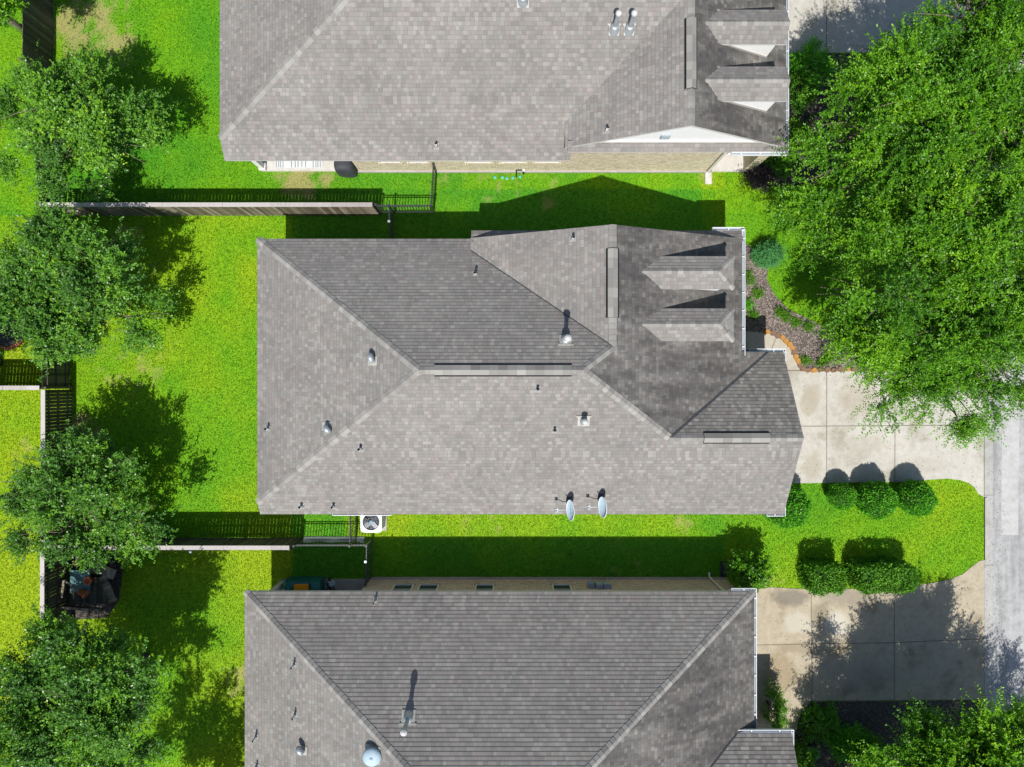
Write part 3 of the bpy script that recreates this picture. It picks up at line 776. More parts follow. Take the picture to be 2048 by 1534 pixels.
gutter((XE2, 1.32, 2.54), (XE2, 0.55, 2.54), (1, 0, 0), H2, w=.1)
gutter((XE2 - .62, -5.03, 2.5), (XE2 + .02, -5.03, 2.5), (0, -1, 0), H2, w=.1)
gutter((XE2, -5.12, 2.5), (XE2, -4.45, 2.5), (1, 0, 0), H2, w=.1)
gutter((G(665, 0, 2.5).x, -5.03, 2.49), (G(783, 0, 2.5).x, -5.03, 2.49), (0, -1, 0), H2, w=.07, step=3)
# garage and entry doors, windows of the front and back
gd = MB(); gd.box((10.12, -1.9, 1.08), (0.05, 4.6, 2.1))
for k in range(4): gd.box((10.15, -1.9, .3 + k * .52), (0.03, 4.5, .44))
gd.build('garage_door', M['offwhite'], H2)
fd = MB(); fd.box((8.37, 1.7, 1.05), (.05, .95, 2.1)); fd.build('front_door', M['door'], H2)
H2['sill_mat'] = 'brick_tan'
window(2.6, 4.1, .9, 2.2, 8.35, 1, H2, 'y'); window(-3, -1.4, .9, 2.2, -9.3, -1, H2, 'y'); window(1, 2.6, .9, 2.2, -9.3, -1, H2, 'y')

def valley(A, B, p1, p2, parent, w=0.05):
    A = Vector(A); B = Vector(B); d = (B - A).normalized(); mb = MB()
    for p in (p1, p2):
        s = p.n().cross(d); s = s if s.z > 0 else -s; n = p.n(); s.normalize()
        q = [A + n * .028, B + n * .028, B + s * w + n * .028, A + s * w + n * .028]
        if (q[1] - q[0]).cross(q[2] - q[0]).z < 0: q = q[::-1]
        mb.face(q)
    return mb.build('valley', M['charcoal'], parent)
valley(gv, vge, E2, GN2, roof2); valley(kn, vb, A2, N2, roof2, .025)

def dormer(house, yc, half, xf, ze, zr, E, hip, wall_in=0.3, k=0.58, mat='shingle'):
    """a small roofed dormer sitting on the east slope E; ridge runs along x"""
    root = None
    n_, s_ = Plane(zr + k * yc, 0, -k), Plane(zr - k * yc, 0, k)
    X = lambda z: (E.a - z) / -E.b if False else (z - E.a) / E.b
    yn, ys = yc + half, yc - half
    zee = zr - k * half
    rb = Vector((X(zr), yc, zr)); nb = Vector((X(zee), yn, zee)); sb = Vector((X(zee), ys, zee))
    mb = MB(); und = []
    if hip:
        f_ = Plane(zee + (zr - zee) / half * 0.95 * xf, -(zr - zee) / half * 0.95, 0)
        rf = Vector((xf - half / 0.95, yc, zr))
        P1 = [nb, rb, rf, Vector((xf, yn, zee))]; P2 = [sb, Vector((xf, ys, zee)), rf, rb]; P3 = [Vector((xf, ys, zee)), Vector((xf, yn, zee)), rf]
        und = [P1, P2, P3]
    else:
        rf = Vector((xf, yc, zr)); P1 = [nb, rb, rf, Vector((xf, yn, zee))]; P2 = [sb, Vector((xf, ys, zee)), rf, rb]; und = [P1, P2]
    for P in und: roof_poly(mb, P, 0)
    u = underside(und, 0.10)
    for f, m_, uv in zip(u.f, u.m, u.uv): mb.face([u.v[q] for q in f], 1 + m_, uv)
    c0 = len(mb.f)
    caps(mb, rb, rf, n_, s_, 0.12, 0.2, 3)
    if hip:
        caps(mb, rf, Vector((xf, yn, zee)), n_, f_, .1, .2, 3); caps(mb, rf, Vector((xf, ys, zee)), s_, f_, .1, .2, 3)
    d = mb.build('dormer', [M[mat], M['fascia'], M['soffit'], M['cap']], house)
    w = MB(); xw = xf - wall_in; y0, y1 = ys + .07, yn - .07; zt = zee - 0.0
    xb = X(zt) - .1
    for y, flip in ((y0, False), (y1, True)):
        q = [(xb, y, E.z(xb, 0) - .05), (xw, y, E.z(xw, 0) - .05), (xw, y, zt), (xb + .1, y, zt)]
        w.face(q if not flip else q[::-1])
        ek = .07 if y == y0 else -.07                       # flashing strip where the cheek meets the slope
        a, b = Vector((xb, y, E.z(xb, 0) + .024)), Vector((xw, y, E.z(xw, 0) + .024))
        if not hip: w.face([a, b, b - Vector((0, ek, 0)), a - Vector((0, ek, 0))], 1)
    w.face([(xw, y0, E.z(xw, 0) - .05), (xw, y1, E.z(xw, 0) - .05), (xw, y1, zt), (xw, yc, zr - .12), (xw, y0, zt)])
    w.build('dormer_wall', [M['white'], M['cap']], d)
    pn = MB(); pn.box((xw + .01, yc, (E.z(xw, 0) + zt) / 2 + .1), (.04, half * 1.0, .5)); pn.build('dormer_window', M['glass'], d)
    return d
dormer(H2, 3.95, 0.58, 7.90, 4.65, 5.0, E2, True)
dormer(H2, 2.09, 0.58, 7.90, 4.65, 5.0, E2, True)

for pl, px, py, h in ((N2, 951, 548, .34), (A2, 1146, 478, .34), (W2, 537, 857, .36), (S2, 722, 897, .40), (S2, 604, 1012, .34), (S2, 668, 1012, .34), (S2, 1075, 778, .30), (S2, 1109, 860, .26)):
    vent_pipe(pl, px, py, roof2, h)
flue(N2, 1131, 680, roof2, 1.0, .075, .125); flue(S2, 1167, 842, roof2, .50, .06, .11, .42)
hood_vent(W2, 746, 722, roof2, 1.9); hood_vent(W2, 654, 853, roof2, -1.0)

# ---- the upper house --------------------------------------------------------------------------
H1 = thing('house', 'upper house with two gabled dormers and a broad white gable above tan brick', 'house', (0, 14, 0))
H1['sill_mat'] = 'brick_tan'
S1 = slope_y(8.62, 2.57, 0.62); W1 = slope_x(-11.09, 3.0, 0.46); N1 = Plane(2.57 + .62 * 20.66, 0, -0.62)
XR1 = 6.16; ZR1 = 5.6; E1 = slope_x(XR1, ZR1, -0.55); A1 = slope_x(XR1, ZR1, 0.55)
YG1 = 8.86; XW1 = 1.99; XF1 = 10.27; YN1 = 20.4
rw1 = meet(N1, S1, W1); re1 = meet(N1, S1, E1); k1s = meet(S1, E1, A1); k1n = meet(N1, E1, A1)
vb1s = A1.p(XW1, (A1.z(XW1, 0) - S1.a) / .62); vb1n = A1.p(XW1, (N1.a - A1.z(XW1, 0)) / .62)
sk1 = Vector((-11.09, 8.62 + .43 / .62, 3.0)); nk1 = Vector((-11.09, 20.66 - .43 / .62, 3.0))
xs1 = 2.25
pS1 = [Vector((-11.09, 8.62, 2.57)), Vector((xs1, 8.62, 2.57)), S1.p(xs1, vb1s.y), vb1s, k1s, re1, rw1, sk1]
pS1 = [Vector((-11.09, 8.62, 2.57)), Vector((XW1, 8.62, 2.57)), vb1s, k1s, re1, rw1, sk1]
pS1b = [Vector((XW1, 8.62, 2.57)), Vector((xs1, 8.62, 2.57)), S1.p(xs1, 9.0), S1.p(XW1, 9.0)]
pN1 = [Vector((-11.09, 20.66, 2.57)), nk1, rw1, re1, k1n, vb1n, Vector((XW1, 20.66, 2.57))]
pW1 = [sk1, rw1, nk1]
pA1 = [A1.p(XW1, YG1), vb1s, k1s, A1.p(XR1, YG1)]
pA1n = [A1.p(XW1, YN1), A1.p(XR1, YN1), k1n, vb1n]
pE1 = [E1.p(XR1, YG1), k1s, re1, k1n, E1.p(XR1, YN1), E1.p(XF1, YN1), E1.p(XF1, YG1)]
PT1 = slope_y(8.71, 3.30, 0.62)
pP1 = [PT1.p(XW1 + .1, 8.71), PT1.p(XF1, 8.71), PT1.p(XF1, 9.04), PT1.p(XW1 + .1, 9.04)]
roof1 = roof_object(H1, [('shingle', [pS1, pS1b, pW1, pA1, pA1n, pN1, pP1]), ('shingle_dark', [pE1])], [pS1, pS1b, pW1, pA1, pA1n, pN1, pE1, pP1],
    [(sk1, rw1, W1, S1), (nk1, rw1, W1, N1), (rw1, re1, N1, S1), (re1, k1s, S1, E1), (re1, k1n, N1, E1), (A1.p(XR1, YG1), k1s, A1, E1), (A1.p(XR1, YN1), k1n, A1, E1)], 0.13)
ridge_vent(Vector((XR1, G(0, 35, ZR1).y, ZR1)), Vector((XR1, G(0, 177, ZR1).y, ZR1)), A1, E1, roof1)
YB1 = 8.95
wb = MB()
wall_poly(wb, [(-6.45, YB1), (8.35, YB1), (8.35, 11.0), (9.95, 11.0), (9.95, 20.3), (-10.7, 20.3), (-10.7, 12.0), (-6.45, 12.0)], 0, 2.5)
wb.face([(XW1 + .2, YB1, 2.5), (8.35, YB1, 2.5), (8.35, YB1, 3.34), (XW1 + .2, YB1, 3.34)])
wb.face([(XW1 + .15, 9.03, 3.3), (XF1 - .15, 9.03, 3.3), (XF1 - .15, 9.03, E1.z(XF1 - .15, 0) - .1), (XR1, 9.03, ZR1 - .12), (XW1 + .15, 9.03, A1.z(XW1 + .15, 0) - .1)], 1)
wb.face([(8.35, YB1 + .02, 3.16), (9.95, YB1 + .02, 3.16), (9.95, 11.2, 3.16), (8.35, 11.2, 3.16)], 1)
wb.build('wall', [M['brick_tan'], M['white']], H1)
tr = MB(); tr.box(((XW1 + XF1) / 2, 9.0, 3.545), (XF1 - XW1 - 1.5, .05, .10)); tr.build('gable_trim', M['offwhite'], H1)
gvn = MB(); p = G(1331, 266, 4.1)
gvn.box((p.x, 9.0, 4.05), (.34, .06, .34)); 
for k in range(5): gvn.box((p.x, 8.965, 3.92 + k * .065), (.28, .02, .03))
gvn.build('gable_vent', M['meter'], H1)
for a, b in ((757, 801), (815, 857), (931, 985), (1000, 1052), (1068, 1121)):
    xa, xb = (a - 1024) * 28.5 / FPX, (b - 1024) * 28.5 / FPX
    window(xa, xb, 1.30, 2.3, YB1, -1, H1)
wm = MB(); wm.prism([(-6.5, YB1 - .07), (8.4, YB1 - .07), (8.4, YB1 - .002), (-6.5, YB1 - .002)], 0, .14); wm.build('foundation_ledge', M['slab_grey'], H1)
gutter((XF1, YG1 - .12, 3.24), (XF1, 9.9, 3.24), (1, 0, 0), H1, step=.7)
gutter((XF1, 9.9, 3.24), (XF1, 20.3, 3.24), (1, 0, 0), H1, step=.7)
gutter((G(1462, 0, 3.2).x, 8.71, 3.24), (XF1 + .12, 8.71, 3.24), (0, -1, 0), H1, step=.55)
px0 = G(1457, 0, 3.1).x
downspout([(px0, 8.66, 3.15), (px0, 8.88, 2.95), (px0, 8.88, .12), (px0, 8.72, .06)], H1)
# porch of the upper house: slab and tan brick column
mb = MB(); mb.prism([(8.36, 8.92), (10.2, 8.92), (10.2, 10.98), (8.36, 10.98)], 0, .10); mb.build('porch_slab', M['slab'], H1)
mb = MB(); mb.prism([(9.72, 8.95), (10.12, 8.95), (10.12, 10.2), (9.72, 10.2)], .10, 3.16); mb.build('porch_column', M['brick_tan'], H1)
# patio of the upper house
mb = MB(); mb.prism([(-10.55, 8.94), (-6.46, 8.94), (-6.46, 11.98), (-10.55, 11.98)], 0, .11); mb.build('patio_slab', M['slab'], H1)
mb = MB(); mb.box((-10.45, 9.08, 1.25), (.2, .2, 2.28)); mb.box((-10.45, 9.08, .2), (.28, .28, .2)); mb.box((-8.4, 9.08, 2.43), (4.3, .22, .12)); mb.build('patio_post', M['white'], H1)
for yc, half in ((12.55, .60), (10.55, .60)):
    dormer(H1, yc, half, 9.66, 4.97, 5.3, E1, False, wall_in=.3, k=.55)
for pl, px, py, h in ((S1, 873, 292, .30), (A1, 1213, 262, .38)):
    vent_pipe(pl, px, py, roof1, h)
flue(S1, 1228, 60, roof1, 1.05, .075, .108, .36); flue(S1, 1258, 60, roof1, 1.05, .075, .108, .36); flue(S1, 1046, 2, roof1, .6, .08, .13, .42)

# ---- the lower house --------------------------------------------------------------------------
H3 = thing('house', 'lower brown brick house with plain hipped roof cut by the bottom edge', 'house', (0, -14, 0))
H3['sill_mat'] = 'brick_brown'
N3 = Plane(2.6 - .67 * 8.02, 0, -.67); W3 = slope_x(-10.29, 2.6, .5); E3 = slope_x(9.33, 2.6, -.5); S3 = slope_y(-19.96, 2.6, .67)
GN3 = Plane(3.0 - .6 * 13.29, 0, -.6); XE3 = 10.62; XA3 = E3.b and (3.0 - E3.a) / E3.b
rw3 = meet(N3, S3, W3); re3 = meet(N3, S3, E3)
GS3 = slope_y(-19.3, 3.0, .6); g3 = meet(GN3, GS3, E3); gy3 = -16.295; gz3 = GN3.z(0, gy3)
pN3 = [Vector((-10.29, -8.02, 2.6)), rw3, re3, Vector((9.33, -8.02, 2.6))]
pW3 = [Vector((-10.29, -19.96, 2.6)), rw3, Vector((-10.29, -8.02, 2.6))]
pE3 = [Vector((9.33, -8.02, 2.6)), re3, Vector((9.33, -19.96, 2.6))]
pS3 = [Vector((-10.29, -19.96, 2.6)), Vector((9.33, -19.96, 2.6)), re3, rw3]
pG3 = [Vector((XA3, -13.29, 3.0)), g3, Vector((XE3, gy3, gz3)), Vector((XE3, -13.29, 3.0))]
pGs3 = [Vector((XA3, -19.3, 3.0)), Vector((XE3, -19.3, 3.0)), Vector((XE3, gy3, gz3)), g3]
roof3 = roof_object(H3, [('shingle', [pN3, pW3, pS3]), ('shingle_dark', [pE3]), ('shingle_mid', [pG3, pGs3])], [pN3, pW3, pE3, pS3, pG3, pGs3],
    [(Vector((-10.29, -8.02, 2.6)), rw3, N3, W3), (Vector((9.33, -8.02, 2.6)), re3, N3, E3), (rw3, re3, N3, S3), (g3, Vector((XE3, gy3, gz3)), GN3, GS3)])
valley(Vector((XA3, -13.29, 3.0)), g3, E3, GN3, roof3, .04)
YB3 = -8.23
wb = MB()
wall_poly(wb, [(-6.0, YB3), (9.05, YB3), (9.05, -13.62), (10.3, -13.62), (10.3, -19.2), (-9.9, -19.2), (-9.9, -11.0), (-6.0, -11.0)], 0, 2.5)
wb.face([(8.6, -13.62, 2.5), (10.3, -13.62, 2.5), (10.3, -13.62, 2.95), (8.6, -13.62, 2.95)][::-1])
wb.build('wall', M['brick_brown'], H3)
for a, b in ((785, 825), (836, 876), (950, 988), (1105, 1143)):
    xa, xb = (a - 1024) * 28.5 / FPX, (b - 1024) * 28.5 / FPX
    window(xa, xb, 1.0, 2.3, YB3, 1, H3)
wm = MB(); wm.prism([(-6.0, YB3 + .002), (9.05, YB3 + .002), (9.05, YB3 + .07), (-6.0, YB3 + .07)], 0, .12); wm.build('foundation_ledge', M['slab_grey'], H3)
gutter((9.33, -7.92, 2.52), (9.33, -13.9, 2.52), (1, 0, 0), H3, step=.72, w=.11)
gutter((G(1462, 0, 2.5).x, -8.02, 2.52), (9.44, -8.02, 2.52), (0, 1, 0), H3, w=.11)
gutter((XA3 + .05, -13.29, 2.92), (XE3 + .1, -13.29, 2.92), (0, 1, 0), H3, w=.12)
gutter((XE3, -13.19, 2.92), (XE3, -14.0, 2.92), (1, 0, 0), H3, w=.1)
downspout([(8.55, -7.96, 2.46), (8.3, -8.14, 2.3), (8.3, -8.14, .1), (8.3, -7.95, .05)], H3)
mb = MB(); mb.prism([(-9.75, -10.9), (-6.01, -10.9), (-6.01, -8.24), (-9.75, -8.24)], 0, .10); mb.build('patio_slab', M['slab_grey'], H3)
mb = MB(); mb.box((-9.65, -8.42, 1.25), (.22, .22, 2.3)); mb.box((-7.8, -8.42, 2.43), (3.7, .2, .12)); mb.build('patio_post', M['offwhite'], H3)
for pl, px, py, h in ((N3, 751, 1200, .42), (W3, 589, 1328, .42), (W3, 591, 1428, .40), (W3, 513, 1472, .42), (W3, 514, 1532, .4)):
    vent_pipe(pl, px, py, roof3, h, .035, dark=False)
flue(N3, 817, 1434, roof3, 1.0, .075, .125, .48)
hood_vent(W3, 607, 1500, roof3, 2.2)
mb = MB(); p = W3.at(746, 1508)                       # white dome over the attic fan
mb.box(p + W3.n() * .024, (.62, .62, .014), mat=W3.n().to_track_quat('Z', 'Y').to_matrix(), mi=1)
mb.lathe([(.22, -.1), (.22, .20)], p, 24, 1)
mb.lathe([(.30, .17), (.325, .19), (.325, .22), (.28, .28), (.20, .325), (.10, .35), (.03, .355), (.028, .375), (.002, .378)], p, 32, 0)
mb.build('attic_fan_dome', [M['dish'], M['cream']], roof3)
# meters and conduits on the brown wall
mb = MB()
for x, w, h, z in ((G(1181, 0, 1.2).x, .26, .40, 1.25), (G(1197, 0, 1.2).x, .28, .5, 1.3), (G(1213, 0, 1.2).x, .3, .45, 1.3)):
    mb.box((x, YB3 + .10, z), (w, .18, h))
mb.lathe([(.10, 0), (.10, .06), (.002, .07)], (G(1181, 0, 1.2).x, YB3 + .19, 1.3), 16, 0, Matrix.Rotation(-math.pi / 2, 3, 'X'))
for x in (G(1187, 0, .5).x, G(1200, 0, .5).x, G(1212, 0, .5).x): mb.bar((x, YB3 + .05, .02), (x, YB3 + .05, 1.1), .04)
mb.build('meter_box', M['meter'], H3)

# ------------------------------------------------------------------ things on and beside the houses
def sat_dish(px, py, label, mark):
    b = S2.at(px + 2, py - 4); root = thing('satellite_dish', label, 'satellite dish', b, 'satellite dishes on the south eave')
    c = b + Vector((0.0, -0.30, 0.62))
    e = math.radians(27); nrm = Vector((-math.cos(e), 0, math.sin(e))).normalized()
    vy = Vector((0, 1, 0)).lerp(Vector((-.12, 1, -.05)), 1).normalized(); vx = vy.cross(nrm).normalized(); vy = nrm.cross(vx).normalized()
    mb = MB(); R = 7; K = 40; rings = []
    for i in range(R + 1):
        f = i / R
        rings.append([c + vy * (.38 * f * math.cos(2 * math.pi * k / K)) + vx * (.265 * f * math.sin(2 * math.pi * k / K)) + nrm * (.10 * f * f - .10) for k in range(K)])
    for i in range(R):
        for k in range(K):
            q = [rings[i][k], rings[i][(k + 1) % K], rings[i + 1][(k + 1) % K], rings[i + 1][k]]
            mb.face(q, 0, smooth=True); mb.face([p - nrm * .012 for p in q[::-1]], 1, smooth=True)
    mb.build('reflector', [M['dish'], M['galv']], root)
    rim = MB(); rim.tube(rings[-1] + [rings[-1][0]], .010, 6, 0, capped=False); rim.build('rim', M['white'], root)
    if mark:
        mk = MB()
        for i in range(9):
            f = -.16 + i * .04; a = c + vy * f + vx * (-.12 + .03 * math.sin(i * 1.7)) + nrm * (.10 * ((f / .44) ** 2 + (.12 / .31) ** 2) - .093)
            mk.box(a, (.05, .06, .004), mat=nrm.to_track_quat('Z', 'Y').to_matrix())
        mk.build('lettering', M['dishmark'], root)
    low = c - vx * .30 if (c - vx * .30).z < (c + vx * .30).z else c + vx * .30
    am = MB(); lnb = c + nrm * .46 + Vector((-.10, 0, -.26)); am.tube([low - nrm * .02, low + nrm * .08 + Vector((-.05, 0, -.03)), lnb], .018, 8)
    am.build('feed_arm', M['pipewhite'], root)
    lb = MB(); lb.tube([lnb + Vector((-.06, .05, .02)), lnb + Vector((.02, .05, .06))], .035, 10); lb.tube([lnb + Vector((-.06, -.05, .02)), lnb + Vector((.02, -.05, .06))], .035, 10); lb.box(lnb, (.10, .16, .05)); lb.build('receiver', M['galv'], root)
    mt = MB(); mt.tube([b - Vector((0, 0, .02)), b + Vector((.02, -.02, .22)), c - nrm * .14], .024, 8)
    for s in (-.14, .16): mt.tube([S2.p(b.x + s, b.y + .22), b + Vector((.01, 0, .3))], .012, 6)
    mt.box(b + Vector((0, 0, .02)), (.2, .26, .03), mat=S2.n().to_track_quat('Z', 'Y').to_matrix()); mt.build('mast', M['charcoal'], root)
sat_dish(1136, 1003, 'pale blue oval satellite dish with faint lettering, left of the pair', True)
sat_dish(1199, 997, 'pale blue oval satellite dish without lettering, right of the pair', False)

def air_conditioner():
    p = G(742, 1044, .8); L = Vector((p.x, p.y, 0)); root = thing('air_conditioner', 'white outdoor air conditioner with top fan beside the eave', 'air conditioner', L)
    s = .44; r = .13; pts = []
    for cx, cy, a0 in ((s - r, s - r, 0), (-s + r, s - r, 90), (-s + r, -s + r, 180), (s - r, -s + r, 270)):
        for k in range(6):
            a = math.radians(a0 + k * 18); pts.append((L.x + cx + r * math.cos(a), L.y + cy + r * math.sin(a)))
    mb = MB(); mb.prism(pts, .05, .74)
    for k in range(9): mb.prism([(L.x + (x - L.x) * 1.012, L.y + (y - L.y) * 1.012) for x, y in pts], .1 + k * .07, .125 + k * .07)
    mb.build('cabinet', M['acwhite'], root)
    top = MB(); n = 48; ro = .345                      # lid with a round fan opening
    for k in range(n):
        a, b = 2 * math.pi * k / n, 2 * math.pi * (k + 1) / n
        def edge(t):
            c_, s_ = math.cos(t), math.sin(t); best = .44 / max(abs(c_), abs(s_)); best = min(best, .53)
            return (L.x + c_ * best, L.y + s_ * best)
        e0, e1 = edge(a), edge(b)
        top.face([(L.x + ro * math.cos(a), L.y + ro * math.sin(a), .80), (*e0, .79), (*e1, .79), (L.x + ro * math.cos(b), L.y + ro * math.sin(b), .80)])
        top.face([(*e0, .79), (*e0, .735), (*e1, .735), (*e1, .79)])
        top.face([(L.x + ro * math.cos(a), L.y + ro * math.sin(a), .80), (L.x + ro * math.cos(b), L.y + ro * math.sin(b), .80), (L.x + ro * math.cos(b), L.y + ro * math.sin(b), .745), (L.x + ro * math.cos(a), L.y + ro * math.sin(a), .745)])
    top.build('lid', M['acwhite'], root)
    w = MB(); w.lathe([(ro, .744), (.002, .744)], L, 40); w.build('fan_well', M['charcoal'], root)
    fan = MB()
    for k in range(4):
        a = math.radians(35 + k * 90 + (8 if k % 2 else 0)); q = Matrix.Rotation(a, 3, 'Z') @ Matrix.Rotation(math.radians(18), 3, 'X')
        fan.box(L + Vector((.19 * math.cos(a), .19 * math.sin(a), .768)), (.26, .21, .006), mat=q, mi=0 if k in (2, 3) else (1 if k == 0 else 2))
    fan.lathe([(.075, .745), (.075, .782), (.002, .785)], L, 20, 3)
    fan.build('fan', [M['acblade'], M['charcoal'], M['black'], M['dishmark']], root)
    gr = MB()
    for k in range(12):
        a = 2 * math.pi * k / 12; gr.tube([L + Vector((.08 * math.cos(a), .08 * math.sin(a), .795)), L + Vector((ro * math.cos(a), ro * math.sin(a), .798))], .003, 5)
    for r_ in (.16, .25): gr.tube([L + Vector((r_ * math.cos(t * math.pi / 16), r_ * math.sin(t * math.pi / 16), .797)) for t in range(33)], .003, 5, capped=False)
    gr.build('grille', M['galv'], root)
    pd = MB(); pd.box((L.x, L.y, .025), (1.02, 1.02, .05)); pd.build('pad', M['slab_grey'], root)
air_conditioner()

def splash(px, py, label, mat, rz=0.0):
    p = G(px, py); root = thing('splash_block', label, 'splash block', p)
    mb = MB(); R = Matrix.Rotation(rz, 3, 'Z')
    mb.box(p + Vector((0, 0, .02)), (.22, .62, .04), rz); 
    for s in (-1, 1): mb.box(p + R @ Vector((s * .125, 0, .045)), (.03, .62, .09), rz)
    mb.box(p + R @ Vector((0, .31, .045)), (.27, .03, .09), rz)
    mb.build('trough', mat, root)
splash(1416, 354, 'pale concrete splash block on the grass below the upper house downspout', M['slab'])
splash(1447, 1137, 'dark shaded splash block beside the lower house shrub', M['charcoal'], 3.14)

def grill():
    p = G(697, 344); root = thing('covered_grill', 'barbecue grill under a dark grey cover on the patio', 'grill', p)
    p = p + Vector((0, .02, 0)); mb = MB()
    rings = []
    for z, w, d in ((.06, .42, .27), (.5, .42, .27), (.85, .40, .26), (1.0, .36, .25), (1.1, .25, .18), (1.14, .06, .05)):
        rings.append([p + Vector((w * math.copysign(abs(math.cos(t)) ** .55, math.cos(t)) * (1 + .03 * math.sin(5 * t + z * 7)), d * math.copysign(abs(math.sin(t)) ** .55, math.sin(t)) * (1 + .04 * math.sin(4 * t)), z)) for t in [2 * math.pi * k / 28 for k in range(28)]])
    for a, b in zip(rings[:-1], rings[1:]):
        for k in range(28): mb.face([a[k], a[(k + 1) % 28], b[(k + 1) % 28], b[k]], 0, smooth=True)
    mb.face(rings[-1]); mb.build('cover', M['charcoal'], root)
    for s in (-.34, .34): w = MB(); w.tube([p + Vector((s, -.2, .05)), p + Vector((s, .2, .05))], .05, 10); w.build('wheel', M['black'], root)
grill()
mb = MB(); a, b = G(552, 337), G(646, 320)
z = .115; x0, x1, y0, y1 = a.x, b.x, 9.06, 10.2
mb.prism([(x0, y0), (x1, y0), (x1, y1), (x0, y1)], z, z + .010, 0)
xs = [.02, .07, .11, .16, .34, .42, .48, .56, .64, .80, .86, .90, .95]
for f in xs:
    xx = x0 + (x1 - x0) * f; mb.prism([(xx, y0 + .02), (xx + .035, y0 + .02), (xx + .035, y1 - .02), (xx, y1 - .02)], z + .0101, z + .014, 1)
tag(mb.build('rug', [M['rug'], M['rugstripe']]), 'pale outdoor rug with grey blue stripes on the patio', 'rug')
for k, (px, py) in enumerate(((990, 355), (1005, 355), (1014, 357), (1026, 356), (1040, 354))):
    p = G(px, py); mb = MB()
    pr = [(.06 + .012 * rnd.random(), .0), (.065, .03), (.05, .045), (.002, .048)]
    mb.lathe(pr, p, 12); o = mb.build('garden_stone', M['aqua'], off=tuple(p)); o.location = p
    tag(o, ['first', 'second', 'third', 'fourth', 'fifth'][k] + ' round aqua stone from the left in the grass by the tan wall', 'garden stone', 'aqua stones in a row')
p = G(1041, 346); root = thing('hose_reel', 'black hose bracket with white knob at the tan brick wall', 'hose reel', p)
mb = MB(); mb.bar(p + Vector((-.18, .05, .25)), p + Vector((.12, .05, .25)), .05); mb.bar(p + Vector((-.18, -.18, .02)), p + Vector((-.18, .05, .25)), .05); mb.bar(p + Vector((.12, -.05, .02)), p + Vector((.12, .05, .25)), .07)
mb.build('bracket', M['black'], root); mb = MB(); mb.lathe([(.002, -.06), (.06, -.03), (.06, .03), (.002, .06)], p + Vector((.13, .03, .32)), 14); mb.build('knob', M['white'], root)

# playthings and stroller on the lower patio
def playset():
    p = G(592, 1176); p = Vector((-8.62, -8.42, .10)); root = thing('toy_playhouse', 'dark teal plastic playhouse with an orange slide on the lower patio', 'playhouse', p)
    mb = MB()
    for i in range(3):                                  # scalloped teal wall
        x0 = p.x - .75 + i * .5
        pts = [(x0, .1)] + [(x0 + .5 * t / 8, .78 + .14 * math.sin(math.pi * t / 8) ** .7) for t in range(9)] + [(x0 + .5, .1)]
        f = [(x, p.y + .30, z) for x, z in pts]; g_ = [(x, p.y - .45, z) for x, z in pts]
        mb.face(f[::-1]); mb.face(g_)
        for k in range(len(pts)): 
            k2 = (k + 1) % len(pts); mb.face([f[k], f[k2], g_[k2], g_[k]], smooth=1 <= k < 9)
    mb.build('body', M['tealdark'], root)
    s = MB(); s.box((p.x + .02, p.y + .02, .98), (.58, .40, .10)); s.box((p.x + .02, p.y + .02, 1.04), (.48, .32, .05)); s.build('lid', M['orange'], root)
playset()
p = Vector((-7.6, -8.45, .1)); root = thing('stroller', 'folded grey stroller leaning beside the teal playhouse', 'stroller', p)
mb = MB()
mb.bar(p + Vector((-.1, -.2, .05)), p + Vector((.08, .28, .62)), .05); mb.bar(p + Vector((.12, -.2, .05)), p + Vector((.26, .28, .58)), .05); mb.box(p + Vector((.16, .20, .55)), (.22, .2, .06), .4); mb.build('frame', M['dish'], root)
mb = MB(); mb.box(p + Vector((.02, -.05, .35)), (.16, .5, .05), .35); mb.build('seat', M['charcoal'], root)
for q in ((-.12, -.2), (.14, -.2), (-.05, .25)): mb = MB(); mb.tube([p + Vector((q[0] - .03, q[1], .09)), p + Vector((q[0] + .03, q[1], .09))], .09, 14); mb.build('wheel', M['black'], root)

